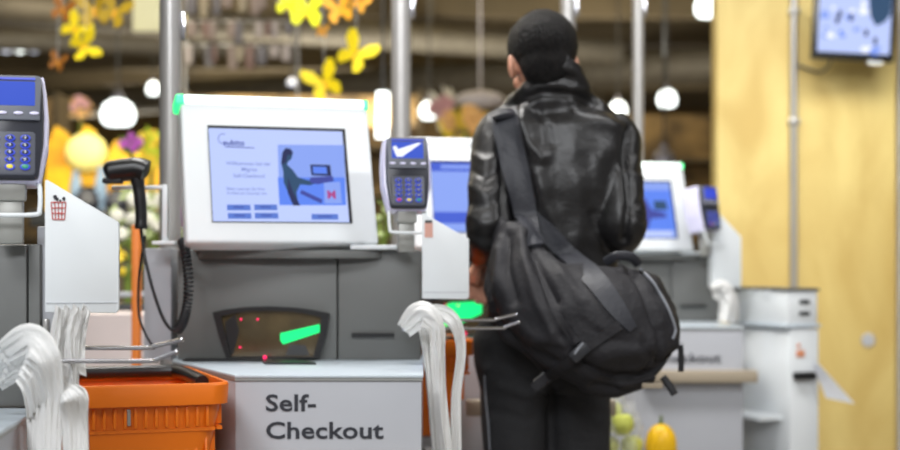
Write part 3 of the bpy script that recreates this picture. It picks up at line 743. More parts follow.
MB().tube(catmull([Q(136, 172) - lo, Q(139, 190) - lo, Q(141, 210) - lo, Q(141, 229) - lo], 5), [.015] * 4 + [.013] * 5 + [.0125] * 5 + [.014, .013], 14).build('grip', 'black_plastic', hs_)
MB().box(Q(113, 181) - lo, (.04, .035, .012), bevel=.004).build('window_hood', 'black_rubber', hs_)
cord = hs_
MB().tube(catmull([Q(141, 229) - lo, Q(143, 245) - lo, Q(146, 262, 3.12) - lo, Q(153, 290, 3.1) - lo, Q(163, 318, 3.1) - lo, Q(172, 330, 3.1) - lo, Q(179, 330, 3.1) - lo], 8), .0035, 8).build('straight_cord', 'black_rubber', cord)
axis = catmull([Q(177, 331, 3.1), Q(183, 322, 3.1), Q(187, 305, 3.11), Q(188.5, 280, 3.12), Q(186, 255, 3.14), Q(182, 240, 3.16)], 10)
coil = []
L = len(axis) - 1; turns = 30; N = turns * 12
for i in range(N + 1):
    f = i / N * L; a = int(min(f, L - 1)); pnt = axis[a].lerp(axis[a + 1], f - a)
    tdir = (axis[a + 1] - axis[a]).normalized(); s1 = tdir.cross(Vector((0, 1, 0))).normalized(); s2 = tdir.cross(s1)
    an = 2 * math.pi * i / 12
    coil.append(pnt + (s1 * math.cos(an) + s2 * math.sin(an)) * .0085 - lo)
MB().tube(coil, .0028, 6).build('coiled_cord', 'black_rubber', cord)
MB().tube(catmull([Q(145, 236) - lo, Q(141, 260, 3.2) - lo, Q(138.5, 285, 3.22) - lo, Q(139, 315, 3.22) - lo, Q(146, 335, 3.22) - lo, Q(152, 345, 3.22) - lo], 8), .0028, 8).build('thin_cord', 'black_rubber', cord)

# ------------------------------------------------------------------ white box furniture at the plywood wall
C0 = Vector((P(787, 0, 5.1).x, 5.1, 0)); psi = math.radians(22)
uw = thing('return_cabinet', 'white narrow cabinet with open shelf and paper slot against the plywood wall', 'cabinet', C0, psi)
wr, Lf = .128, .34
MB().box((wr / 2, Lf / 2, ZT - .006), (wr + .012, Lf + .012, .014), bevel=.003).build('top_board', 'counter_top', uw)
MB().box((wr / 2 + .006, Lf / 2, (ZT - .016) / 2), (wr - .012, Lf, ZT - .016), bevel=.002).build('body', 'white_plastic', uw)
MB().box((-.03, Lf / 2 + .03, HC - (418 - 262) * 5.15 / F), (.11, Lf - .03, .016), bevel=.003).build('side_shelf', 'white_plastic', uw)
MB().box((-.006, Lf - .02, .44), (.012, .04, .88), bevel=.002).build('side_board', 'white_plastic', uw) if False else None
MB().box((wr * .5, -.012, HC - (376 - 262) * 5.1 / F), (.085, .03, .026), bevel=.006).build('printer_slot', 'black_plastic', uw)
MB().box((wr * .42, -.0015, HC - (354 - 262) * 5.1 / F), (.034, .002, .024), bevel=.0008).build('sticker', 'sticker_orange', uw)
MB().box((wr * .36, -.0015, HC - (346 - 262) * 5.1 / F), (.012, .002, .014), bevel=.0008).build('sticker', 'sticker_orange', uw)
# strip of paper
pm = MB(); G = []
for i in range(9):
    v = i / 8; row = []
    for j in range(5):
        u = j / 4
        px = 812 + 14 * v + u * (7 + 22 * v); py = 364 + 34 * v + 6 * v * u
        row.append(pm.bm.verts.new(P(px, py, 5.09 + .02 * math.sin(v * 2.5) + .01 * u)))
    G.append(row)
for i in range(8):
    for j in range(4): pm.bm.faces.new((G[i][j], G[i][j + 1], G[i + 1][j + 1], G[i + 1][j]))
bmesh.ops.solidify(pm.bm, geom=pm.bm.faces[:], thickness=.0008)
tag(pm.build('paper_slip', 'paper'), 'white slip of paper hanging from the black slot at the plywood wall', 'paper')
bx_ = thing('storage_box', 'white lidded box with dark rim on top of the narrow white cabinet', 'box', (C0.x, C0.y, ZT + .001), psi)
bh = (327 - 293) * 5.1 / F - .004
MB().box((wr / 2, Lf / 2, bh / 2), (wr - .008, Lf, bh), bevel=.003).build('case', 'white_plastic', bx_)
MB().box((wr / 2, Lf / 2, bh + .005), (wr + .004, Lf + .01, .01), bevel=.002).build('lid', 'dark_rim', bx_)
for z_ in (.035, .075):
    MB().box((wr * .55, -.0005, z_), (.042, .006, .014), bevel=.002).build('grip_slot', 'black_plastic', bx_)
for y_ in (.1, .2):
    MB().tube([(.0, y_, bh + .002), (-.018, y_ + .01, bh - .008), (-.016, y_ + .05, bh + .0)], .003, 8).build('wire_clip', 'white_plastic', bx_)

# ------------------------------------------------------------------ blob helper for cloth and bodies
DG = None
def remesh(mb, voxel, smooth=6, name='r'):
    me = bpy.data.meshes.new(name); mb.bm.to_mesh(me); mb.bm.free()
    o = bpy.data.objects.new(name, me); COL.objects.link(o)
    md = o.modifiers.new('r', 'REMESH'); md.mode = 'VOXEL'; md.voxel_size = voxel; md.adaptivity = 0
    if smooth:
        s_ = o.modifiers.new('s', 'SMOOTH'); s_.factor = .5; s_.iterations = smooth
    bpy.context.view_layer.update()
    r = bpy.data.meshes.new_from_object(o.evaluated_get(bpy.context.evaluated_depsgraph_get()))
    bpy.data.objects.remove(o); bpy.data.meshes.remove(me)
    return r
def finish(me, name, m, parent, off=(0, 0, 0)):
    me.polygons.foreach_set('use_smooth', [True] * len(me.polygons))
    me.materials.clear(); me.materials.append(M[m]); me.name = name
    me.transform(Matrix.Translation(-Vector(off)))
    o = bpy.data.objects.new(name, me); COL.objects.link(o); o.parent = parent; return o
def displace(me, folds=(), d=3.5, namp=.004, nsc=9., stretch=(1, 1, .5), seed=0., ridge=0.):
    n = len(me.vertices)
    co = np.empty(n * 3, np.float32); me.vertices.foreach_get('co', co); co = co.reshape(-1, 3)
    no = np.empty(n * 3, np.float32); me.vertices.foreach_get('normal', no); no = no.reshape(-1, 3)
    px = CX + co[:, 0] * F / d; py = HY - (co[:, 2] - HC) * F / d
    disp = np.zeros(n)
    back = np.clip(-no[:, 1] * 1.6 + .35, 0, 1)
    for pts, w_, a in folds:
        best = np.full(n, 1e9)
        for (x1, y1), (x2, y2) in zip(pts, pts[1:]):
            dx, dy = x2 - x1, y2 - y1; L2 = dx * dx + dy * dy
            t = np.clip(((px - x1) * dx + (py - y1) * dy) / L2, 0, 1)
            best = np.minimum(best, np.hypot(px - x1 - t * dx, py - y1 - t * dy))
        disp += a * np.exp(-(best / w_) ** 2) * back
    nz = np.empty(n)
    for i in range(n):
        x, y, z = co[i]
        v = noise.noise((x * nsc * stretch[0] + seed, y * nsc * stretch[1], z * nsc * stretch[2]))
        v2 = noise.noise((x * nsc * 2.4 * stretch[0] + seed, y * nsc * 2.4, z * nsc * 2.4 * stretch[2] + 5))
        nz[i] = v + .4 * v2 + ridge * (.5 - abs(noise.noise((x * nsc * 1.3 + 9, y * nsc, z * nsc * 1.3 * stretch[2] + seed))) * 2)
    disp += namp * nz
    co += no * disp[:, None]
    me.vertices.foreach_set('co', co.astype(np.float32).ravel()); me.update()
def ell(c, rx, ry, n=24, p=2.3, rz=0.):
    out = []
    for k in range(n):
        a = 2 * math.pi * k / n; ca, sa = math.cos(a), math.sin(a)
        x = rx * math.copysign(abs(ca) ** (2 / p), ca); y = ry * math.copysign(abs(sa) ** (2 / p), sa)
        out.append((c[0] + x * math.cos(rz) - y * math.sin(rz), c[1] + x * math.sin(rz) + y * math.cos(rz), c[2]))
    return out

# ------------------------------------------------------------------ the person
DM = 3.5; K = DM / F
pc = P(548, 262, DM)
def body_pt(x, y, d=DM): 
    s_ = P(x, y, DM); return Vector((s_.x, d, s_.z))     # pixel read at the man's depth, moved straight back or forth

# body: head, neck, trunk, arms, hands, legs as one surface
bm_ = MB()
hc = body_pt(543, 55, 3.53)
Rh = Matrix.Rotation(math.radians(7), 4, 'Z') @ Matrix.Rotation(math.radians(-10), 4, 'X')
def hp_(x, y, z): return hc + (Rh @ Vector((x, y, z)))
bm_.ball(hp_(0, 0, .005), (.068, .094, .088), 4, Rh)                    # skull
bm_.ball(hp_(0, .045, -.055), (.052, .05, .068), 4, Rh)                # face and jaw
bm_.ball(hp_(0, .073, -.098), (.026, .022, .02), 3, Rh)                # chin
bm_.tube([hp_(0, .093, -.01), hp_(0, .108, -.045), hp_(0, .098, -.055)], [.008, .015, .01], 10)   # nose
for s_ in (-1, 1):
    bm_.ball(hp_(s_ * .04, .068, -.045), (.02, .018, .02), 3, Rh)      # cheeks
    bm_.ball(hp_(s_ * .03, .086, .008), (.022, .012, .008), 3, Rh)     # brows
    ear = hp_(s_ * .0735, -.006, -.026)
    bm_.ball(ear, (.010, .020, .033), 3, Rh @ Matrix.Rotation(s_ * .35, 4, 'Z'))
bm_.ball(hp_(0, .094, -.077), (.024, .01, .008), 3, Rh)                # lips
bm_.tube([hp_(0, -.01, -.03), body_pt(548, 92, 3.54), body_pt(550, 118, 3.56)], [.055, .057, .07], 20)
# trunk under the clothes
bm_.loft([ell(body_pt(550, 112, 3.56), .07, .055), ell(body_pt(556, 125, 3.56), .15, .075), ell(body_pt(558, 170, 3.56), .155, .09),
          ell(body_pt(556, 240, 3.57), .13, .085), ell(body_pt(550, 300, 3.57), .125, .085), ell(body_pt(547, 350, 3.57), .14, .09), ell(body_pt(547, 385, 3.57), .12, .09)])
LS, LE, LWr = body_pt(500, 135, 3.55), body_pt(488, 222, 3.45), body_pt(482, 254, 3.56)
RS, RE, RWr = body_pt(622, 138, 3.55), body_pt(627, 228, 3.46), body_pt(604, 250, 3.70)
for a, b, c in ((LS, LE, LWr), (RS, RE, RWr)):
    bm_.tube([a, a.lerp(b, .5), b, b.lerp(c, .5), c], [.048, .042, .036, .033, .026], 16)
def hand(wr, dirv, side, inw):
    """wr wrist; dirv along the hand; side = across the knuckles towards the thumb; inw = palm normal"""
    dirv = dirv.normalized(); side = (side - dirv * side.dot(dirv)).normalized(); inw = dirv.cross(side).normalized() * inw
    bm_.tube([wr - dirv * .02, wr + dirv * .02, wr + dirv * .05, wr + dirv * .085], [.022, .026, .031, .03], 14, sx=.6)
    for k, (o, ln) in enumerate(((.027, .07), (.009, .078), (-.009, .073), (-.026, .058))):
        b0 = wr + dirv * .078 + side * o
        p1 = b0 + dirv * ln * .42 + inw * ln * .18; p2 = p1 + dirv * ln * .2 + inw * ln * .3; p3 = p2 - dirv * ln * .02 + inw * ln * .24
        bm_.tube([b0 - dirv * .02, b0, p1, p2, p3], [.009, .0095, .0088, .008, .0065], 10)
    b0 = wr + dirv * .02 + side * .024
    bm_.tube([b0, b0 + dirv * .025 + side * .02 + inw * .01, b0 + dirv * .05 + side * .024 + inw * .022, b0 + dirv * .068 + side * .016 + inw * .03], [.013, .012, .01, .0075], 10)
hand(LWr, Vector((-.1, .75, -.65)), Vector((1, .1, .3)), 1)
hand(RWr, Vector((-.45, .85, .15)), Vector((-.3, 0, 1)), -1)
for hx, kx, fx in ((516, 518, 516), (582, 578, 584)):
    hipp = body_pt(hx, 365, 3.57); kn = body_pt(kx, 500, 3.55); an = body_pt(fx, 735, 3.6)
    bm_.tube([hipp, hipp.lerp(kn, .5), kn, kn.lerp(an, .35), an], [.078, .07, .05, .048, .034], 16)
    bm_.tube([an, an + Vector((0, .03, -.04)), an + Vector((0, .12, -.045))], [.034, .035, .028], 12)
man_me = remesh(bm_, .0055, 3)
n_ = len(man_me.vertices)
man = finish(man_me, 'person', 'skin', None, pc); man.location = pc
tag(man, 'man with short black hair in black leather jacket, seen from behind, slinging a black bag', 'person')
# eyes
for s_ in (-1, 1):
    MB().ball(hp_(s_ * .03, .09, -.012) - pc, .009, 2).build('eye', 'white_plastic', man)
# hair: cap over the skull, cropped close at nape and temples
hm = MB()
hm.ball(hp_(0, -.008, .02), (.083, .102, .088), 4, Rh)
hm.ball(hp_(0, -.045, -.028), (.062, .056, .062), 4, Rh)
hm.ball(hp_(0, .02, .045), (.078, .09, .06), 4, Rh)
hme = remesh(hm, .004, 5)
b = bmesh.new(); b.from_mesh(hme)
Rhi = Rh.inverted()
dl = [v for v in b.verts if (lambda q: (q.y > .055 and q.z < .03) or (q.y > .012 and q.z < -.012) or (q.z < -.06 and q.y > -.02) or q.z < -.095 or (abs(q.x) > .05 and q.z < -.006 and q.y > -.034))(Rhi @ (v.co - hc))]
bmesh.ops.delete(b, geom=dl, context='VERTS'); b.to_mesh(hme); b.free()
displace(hme, namp=.0016, nsc=60, stretch=(1, 1, .6))
finish(hme, 'hair', 'hair', man, pc)

# leather jacket
def hump(q, a):
    u = (q[0] - body_pt(559, 0).x) / .07
    return (q[0], q[1], q[2] + a * (1 - 1.1 * u * u) + (-.03 if q[1] > 3.56 else 0))
jm = MB()
jr = [(108, 508, 602, .075, 3.555), (114, 496, 618, .095, 3.555), (124, 489, 633, .108, 3.55), (150, 489, 634, .122, 3.55), (190, 493, 628, .125, 3.55),
      (230, 497, 622, .118, 3.555), (262, 494, 620, .118, 3.56), (300, 487, 616, .122, 3.56), (328, 481, 614, .126, 3.56)]
jm.loft([ell(body_pt((a + b_) / 2, y, d_), (b_ - a) / 2 * K, th_, 32, 2.5) for y, a, b_, th_, d_ in jr])
jm.tube(catmull([body_pt(512, 122, 3.55), body_pt(498, 138, 3.54), body_pt(492, 165, 3.50), body_pt(489, 195, 3.46), body_pt(488, 224, 3.44), body_pt(486, 240, 3.47), body_pt(484, 253, 3.55)], 4),
        [.05, .053, .056, .058, .058, .057, .055, .053, .051, .051, .051, .052, .051, .05, .05, .052, .055, .054, .052, .05, .048, .046, .044, .042, .04][:25], 20)
jm.tube(catmull([body_pt(608, 122, 3.55), body_pt(618, 138, 3.54), body_pt(620, 165, 3.51), body_pt(621, 195, 3.48), body_pt(622, 222, 3.46), body_pt(620, 238, 3.5), body_pt(606, 250, 3.66)], 4),
        [.05, .053, .056, .058, .058, .057, .055, .053, .051, .051, .051, .052, .051, .05, .05, .052, .055, .054, .052, .05, .048, .046, .044, .042, .04][:25], 20)
# shoulder slope and raised collar
jm.tube(catmull([body_pt(505, 120, 3.55), body_pt(525, 108, 3.55), body_pt(555, 99, 3.55), body_pt(590, 113, 3.55), body_pt(612, 128, 3.55)], 4), [.038] * 3 + [.05] * 4 + [.06] * 4 + [.05] * 3 + [.044] * 2 + [.04], 18)
jm.loft([ell(body_pt(553, 112, 3.55), .106, .09, 24, 2.1), ell(body_pt(552, 101, 3.545), .097, .088, 24, 2.1),
         [hump(q, .012) for q in ell(body_pt(552, 86, 3.535), .088, .083, 24, 2.1)],
         [hump(q, .036) for q in ell(body_pt(555, 73, 3.52), .075, .08, 24, 2.1)]])
jme = remesh(jm, .0062, 4)
folds = [
    ([(552, 68), (575, 75), (590, 90)], 5, .008), ([(530, 84), (552, 76), (570, 80)], 4, -.006), ([(515, 104), (540, 95), (575, 96), (594, 103)], 4, -.010),
    ([(518, 92), (545, 86), (580, 92)], 4, .006),
    ([(524, 108), (521, 125), (527, 145), (540, 160)], 6, .010), ([(536, 112), (545, 128), (548, 145)], 5, -.008),
    ([(512, 140), (517, 165), (524, 190)], 7, -.008), ([(556, 110), (556, 150), (553, 200)], 10, -.005),
    ([(575, 115), (600, 120), (622, 130)], 6, .005), ([(628, 130), (622, 160), (625, 200), (620, 240)], 4, -.014),
    ([(500, 150), (503, 185), (502, 225)], 3.5, -.012),
    ([(472, 155), (485, 163), (497, 158)], 4, .004), ([(472, 172), (486, 180), (498, 172)], 4, -.004), ([(470, 188), (484, 196), (498, 190)], 4, .004),
    ([(470, 205), (485, 209), (497, 202)], 4, -.004), ([(470, 218), (484, 226), (498, 220)], 4, .004), ([(472, 236), (486, 240), (500, 234)], 4, -.004),
    ([(636, 160), (626, 172), (640, 180)], 4, .006), ([(640, 200), (626, 210), (642, 220)], 4, -.006),
    ([(595, 160), (600, 200), (597, 240)], 7, .005), ([(575, 180), (580, 220), (572, 250)], 8, .005), ([(590, 215), (596, 235), (610, 255)], 4, -.006),
    ([(535, 175), (545, 205), (560, 240)], 6, .006),
]
displace(jme, folds, DM, .0038, 9.5, (1, 1, .7), 2., ridge=.75)
jacket = finish(jme, 'leather_jacket', 'leather', man, pc)
# epaulette at the right shoulder and collar seam
MB().box(body_pt(627, 118, 3.55) - pc, (.05, .035, .008), bevel=.002).xf(Matrix.Identity(4)).build('epaulette', 'leather', jacket) if False else None
# shirt tail / lining seam at hem
# trousers
tm = MB()
tr = [(318, 480, 613, .11), (340, 473, 614, .12), (365, 474, 614, .122), (392, 481, 614, .118)]
tm.loft([ell(body_pt((a + b_) / 2, y, 3.565), (b_ - a) / 2 * K, th_, 32, 2.6) for y, a, b_, th_ in tr])
for (xa, xb), (kx, kw), (fx, fw) in (((481, 556), (518, 30), (516, 27)), ((545, 614), (580, 29), (585, 27))):
    rows = [(372, (xa + xb) / 2, (xb - xa) / 2), (400, (xa + xb) / 2, (xb - xa) / 2), (450, (xa + xb) / 2 + 1, (xb - xa) / 2 - 1.5), (520, kx, kw), (620, (kx + fx) / 2, fw + 1), (745, fx, fw)]
    tm.loft([ell(body_pt(x, y, 3.565 + (.01 if y > 600 else 0)), h * K, h * K * (1.25 if y < 460 else 1.08), 24, 2.3) for y, x, h in rows])
tme = remesh(tm, .008, 4)
displace(tme, [([(500, 385), (530, 395), (550, 400)], 5, .008), ([(550, 385), (551, 450)], 3.5, -.014), ([(500, 360), (540, 378)], 5, -.006),
               ([(495, 410), (530, 418)], 4, -.005), ([(565, 405), (600, 412)], 4, -.005), ([(488, 370), (492, 450)], 6, .005)], DM, .0045, 8, (1, 1, .6), 7., ridge=.5)
trousers = finish(tme, 'trousers', 'trouser', man, pc)
bv = BVHTree.FromPolygons([v.co + pc for v in tme.vertices], [p_.vertices[:] for p_ in tme.polygons])
def ribbon(pts, width, bvhs, off, thick, d, dflt, sub=8, nu=6):
    """pts pixel line at depth d; ribbon laid on surfaces, ray cast straight along +Y"""
    C = catmull([(x, y, 0) for x, y in pts], sub); m = MB(); G = []
    W_ = width if isinstance(width, (list, tuple)) else [width] * len(pts)
    Wc = catmull([(v, 0, 0) for v in W_], sub)
    for i, c in enumerate(C):
        t = (C[min(i + 1, len(C) - 1)] - C[max(i - 1, 0)]); t.normalize(); nx, ny = -t.y, t.x
        ys = []; row = []
        for j in range(nu + 1):
            u = (-1 + 2 * j / nu) * Wc[i].x / 2; q = P(c.x + nx * u, c.y + ny * u, d); hit = None
            for bvh in bvhs:
                h = bvh.ray_cast(Vector((q.x, 2.6, q.z)), Vector((0, 1, 0)), 1.6)
                if h[0] is not None and (hit is None or h[0].y < hit): hit = h[0].y
            row.append([q, hit])
        good = [r[1] for r in row if r[1] is not None]
        mean = sum(good) / len(good) if good else dflt
        G.append([(r[0], mean + ((r[1] - mean) * .55 if r[1] is not None else 0)) for r in row])
    # smooth depth along the line
    Y = np.array([[r[1] for r in row] for row in G])
    for _ in range(3):
        Z = Y.copy(); Z[1:-1] = (Y[:-2] + Y[1:-1] * 2 + Y[2:]) / 4; Y = np.minimum(Z, Y + .002)
    V = [[m.bm.verts.new((r[0].x, Y[i][j] - off, r[0].z)) for j, r in enumerate(row)] for i, row in enumerate(G)]
    for i in range(len(V) - 1):
        for j in range(nu): m.bm.faces.new((V[i][j], V[i][j + 1], V[i + 1][j + 1], V[i + 1][j]))
    bmesh.ops.recalc_face_normals(m.bm, faces=m.bm.faces)
    bmesh.ops.solidify(m.bm, geom=m.bm.faces[:], thickness=thick)
    return m
m = ribbon([(484.5, 375), (486, 400), (488.5, 425), (490, 455)], 1.3, [bv], .0015, .0015, DM, 3.45)
m.xf(Matrix.Translation(-pc)).build('side_piping', 'piping', trousers)
# shoes
for fx in (516, 585):
    a = body_pt(fx, 762, 3.6); a.z = 0
    sm = MB(); sm.loft([ell(a + Vector((0, .05, .0)), .048, .145, 24, 2.2), ell(a + Vector((0, .05, .03)), .05, .147, 24, 2.2), ell(a + Vector((0, .03, .07)), .042, .11, 24, 2.1), ell(a + Vector((0, -.01, .11)), .04, .06, 24, 2)])
    sme = remesh(sm, .008, 4); finish(sme, 'shoe', 'black_rubber', man, pc)

# ------------------------------------------------------------------ the black bag carried by the man
DB = 3.3; KB = DB / F
bj = BVHTree.FromPolygons([v.co + pc for v in jme.vertices], [p_.vertices[:] for p_ in jme.polygons])
def BP(x, y, d): s_ = P(x, y, DB); return Vector((s_.x, d, s_.z))
gm = MB()
path = [(519, 222, 3.385, 13), (518, 245, 3.37, 24), (523, 272, 3.34, 34), (540, 297, 3.31, 46), (566, 315, 3.29, 55), (596, 327, 3.28, 60), (624, 331, 3.29, 57), (646, 331, 3.31, 46), (660, 332, 3.33, 31)]
C = catmull([(x, y, d_) for x, y, d_, r in path], 4); Rr = [v.x for v in catmull([(r, 0, 0) for *_, r in path], 4)]
gm.tube([BP(c.x, c.y, c.z) for c in C], [r * KB for r in Rr], 28)
gm.tube([BP(x, y, d_) for x, y, d_ in ((612, 300, 3.3), (640, 305, 3.3), (655, 325, 3.3))], [.08, .075, .06], 24)      # upper right lobe
gm.tube([BP(x, y, d_) for x, y, d_ in ((585, 365, 3.27), (615, 372, 3.26), (645, 362, 3.27))], [.055, .058, .05], 24)     # lower pocket
gm.tube([BP(x, y, d_) for x, y, d_ in ((500, 300, 3.37), (520, 325, 3.35), (550, 345, 3.34), (570, 368, 3.34))], [.035, .05, .055, .05], 20)  # slack fabric at the left
gm.tube([BP(x, y, d_) for x, y, d_ in ((503, 215, 3.40), (500, 250, 3.39), (499, 290, 3.38), (505, 318, 3.37))], [.012, .02, .03, .03], 16)
gme = remesh(gm, .0062, 4)
gfolds = [([(640, 268), (655, 290), (668, 320), (670, 345)], 3.5, .006), ([(628, 268), (640, 295), (652, 330), (652, 360)], 3.5, -.014),
          ([(560, 330), (575, 360), (610, 375), (645, 372), (668, 355)], 4, -.016), ([(570, 345), (600, 350), (640, 345)], 9, .009),
          ([(590, 382), (620, 390), (650, 382)], 3, -.008), ([(508, 235), (505, 265), (512, 300)], 5, -.016), ([(522, 230), (524, 260), (535, 300), (550, 330)], 5, .012),
          ([(530, 240), (538, 270), (552, 300)], 4, -.016), ([(545, 245), (560, 275), (578, 300)], 5, .008), ([(500, 250), (497, 280), (492, 300)], 4, .010),
          ([(495, 320), (520, 345), (550, 360)], 5, -.012), ([(512, 318), (535, 335), (560, 340)], 5, .008), ([(600, 268), (612, 275), (640, 270)], 4, -.006),
          ([(575, 318), (600, 335), (625, 340)], 4, -.004), ([(635, 340), (645, 355), (640, 368)], 4, -.009)]
displace(gme, gfolds, DB, .0055, 10, (1, 1, 1), 4., ridge=.7)
bc = BP(590, 330, 3.3)
tb = thing('shoulder_bag', 'black cloth shoulder bag with grey piping slung low across the back of the man', 'bag', bc, 0)
bagbody = finish(gme, 'bag_body', 'bag_cloth', tb, bc)
bb = BVHTree.FromPolygons([v.co + bc for v in gme.vertices], [p_.vertices[:] for p_ in gme.polygons])
T = Matrix.Translation(-bc)
# wide strap from the left shoulder down the back
m = ribbon([(503, 112), (506, 125), (510, 150), (516, 178), (522, 205), (527, 228), (530, 248)], [27, 28, 28, 27, 24, 20, 18], [bj, bb], .007, .008, DM, 3.42)
m.xf(T).build('shoulder_strap', 'strap_cloth', tb)
m = MB(); m.tube(catmull([body_pt(503, 118, 3.45), body_pt(502, 112, 3.48), body_pt(502, 110, 3.54), body_pt(502, 116, 3.60), body_pt(503, 136, 3.66)], 5), .006, 10, sx=4.6); 
m.xf(T).build('shoulder_strap', 'strap_cloth', tb)
for pts in ([(491, 116), (497, 150), (503, 180), (511, 206)], [(516.5, 114), (521, 142), (527, 170), (534, 204)]):
    ribbon(pts, 1.2, [bj], .0085, .001, DM, 3.42, nu=1).xf(T).build('strap_stitching', 'bag_cloth', tb)
# second strap across the bag
ribbon([(536, 216), (552, 232), (572, 255), (592, 282), (608, 305), (624, 326)], [16, 19, 20, 20, 17, 9], [bb, bj], .004, .006, DB, 3.3).xf(T).build('carrying_strap', 'strap_cloth', tb)
ribbon([(533, 388), (552, 372), (570, 353), (590, 337), (612, 322)], 9, [bb], .005, .004, DB, 3.3).xf(T).build('compression_strap', 'bag_cloth', tb)
ribbon([(534, 262), (544, 290), (556, 318), (572, 340)], 7, [bb], .004, .004, DB, 3.3).xf(T).build('compression_strap', 'bag_cloth', tb)
def yhit(x, y, d=DB):
    q = P(x, y, d); h = bb.ray_cast(Vector((q.x, 2.6, q.z)), Vector((0, 1, 0)), 2); return h[0].y if h[0] is not None else 3.25
q = BP(574, 348, yhit(574, 348) - .012) - bc
MB().box((0, 0, 0), (.045, .012, .026), bevel=.004).xf(Matrix.Translation(q) @ Matrix.Rotation(math.radians(-42), 4, 'Y')).build('buckle', 'buckle', tb)
MB().tube([q + Vector((-.012, -.008, -.004)), q + Vector((.006, -.008, .02))], .0022, 6).build('buckle_edge', 'piping', tb)
q = BP(545, 380, yhit(545, 375) - .008) - bc
MB().box((0, 0, 0), (.05, .01, .028), bevel=.004).xf(Matrix.Translation(q) @ Matrix.Rotation(math.radians(-42), 4, 'Y')).build('buckle', 'buckle', tb)
pip = [(637, 268), (648, 280), (658, 297), (666, 315), (670, 328), (667, 337)]
C = catmull([(x, y, 0) for x, y in pip], 6)
MB().tube([BP(c.x, c.y, yhit(c.x, c.y) - .002) - bc for c in C], .0032, 8).build('piping', 'piping', tb)
zp = catmull([(x, y, 0) for x, y in ((566, 338), (580, 362), (612, 376), (648, 371), (668, 352))], 6)
MB().tube([BP(c.x, c.y, yhit(c.x, c.y) - .001) - bc for c in zp], .003, 8).build('zip', 'black_rubber', tb)
q = BP(648, 383, yhit(648, 378) - .006) - bc
MB().box(q, (.045, .004, .012), bevel=.0015, rx=.2).build('fabric_label', 'ledge', tb)
MB().tube([BP(679, 345, 3.28) - bc, BP(680, 358, 3.28) - bc, BP(679.5, 371, 3.28) - bc], .0035, 8, sx=1.8).build('loose_strap_end', 'black_rubber', tb)
MB().tube([BP(661, 376, 3.27) - bc, BP(667, 384, 3.26) - bc, BP(672, 393, 3.26) - bc], .0045, 8, sx=1.8).build('loose_strap_end', 'black_rubber', tb)
MB().tube(catmull([BP(606, 262, 3.3) - bc, BP(616, 256, 3.28) - bc, BP(630, 257, 3.28) - bc, BP(638, 264, 3.3) - bc], 5), .006, 10, sx=1.8).build('top_handle', 'strap_cloth', tb)

# ------------------------------------------------------------------ produce on the ledge behind the man
st = thing('low_table', 'low pale table below the far counter carrying the produce', 'table', (.62, 4.42, 0), 0)
MB().box((0, 0, .515), (.36, .3, .03), bevel=.004).build('tabletop', 'pale_grey', st)
for sx in (-1, 1):
    for sy in (-1, 1): MB().box((sx * .15, sy * .12, .25), (.035, .035, .5)).build('leg', 'post_grey', st)
M['apple'] = mat('apple', srgb(222, 228, 110), .35, var=.15, vscale=20)
M['pepper'] = mat('pepper', srgb(255, 200, 24), .35, var=.08, vscale=10)
M['film'] = mat('film', (.9, .9, .9), .12, trans=.0, alpha=.2, bump=1., bscale=30)
zt = .531
rnd = random.Random(3)
ap = []
for k, (px, py, r, d_, lab) in enumerate(((612, 412, .033, 4.36, 'topmost pale green apple in the clear bag, beside the trousers of the man'),
                              (622, 424, .036, 4.34, 'pale green apple in the clear bag just below the topmost one'),
                              (603, 428, .03, 4.42, 'pale green apple in the clear bag nearest the leg of the man'), (608, 446, .034, 4.38, 'pale green apple low in the clear bag'),
                              (632, 446, .034, 4.38, 'pale green apple low in the clear bag next to the yellow pepper'))):
    t = thing('green_apple', lab, 'apple', P(px, py, d_), 0, 'green apples in the clear bag')
    MB().lathe([(.002, -r * .8), (r * .5, -r * .88), (r * .9, -r * .4), (r, .1 * r), (r * .85, .6 * r), (r * .5, .82 * r), (r * .15, .7 * r), (.001, .62 * r)], n=20).build('flesh', 'apple', t)
    MB().tube([(0, 0, r * .6), (.003, 0, r * 1.1)], .0014, 6).build('stalk', 'beam', t)
def lumpy(c, r, seed, sub=4, amp=.12, fq=3.):
    b = bmesh.new(); bmesh.ops.create_icosphere(b, subdivisions=sub, radius=1)
    for v in b.verts:
        f = 1 + amp * noise.noise(v.co * fq + Vector((seed, 0, 0)))
        v.co = Vector((v.co.x * r[0] * f, v.co.y * r[1] * f, v.co.z * r[2] * f)) + Vector(c)
    m = MB(); m.merge(b); return m
cb_ = P(613, 440, 4.38)
tag(lumpy(cb_, (.085, .07, .135), 3., amp=.25, fq=4).build('clear_bag', 'film'), 'crinkled clear plastic bag around the green apples', 'bag')
pp = thing('yellow_pepper', 'bright yellow orange pepper right of the clear bag', 'pepper', P(661, 447, 4.36), 0)
b = bmesh.new(); bmesh.ops.create_uvsphere(b, u_segments=36, v_segments=20, radius=1)
for v in b.verts:
    a = math.atan2(v.co.y, v.co.x); f = 1 - .09 * (abs(math.cos(2 * a)) ** .5) * (1 - abs(v.co.z)) ; v.co = Vector((v.co.x * .05 * f, v.co.y * .042 * f, v.co.z * .076 * (1 if v.co.z < 0 else .9)))
mm = MB(); mm.merge(b); mm.build('flesh', 'pepper', pp)
MB().lathe([(.012, .06), (.008, .068), (.004, .078), (.005, .09)], n=12).build('stalk', 'green_leaf', pp)

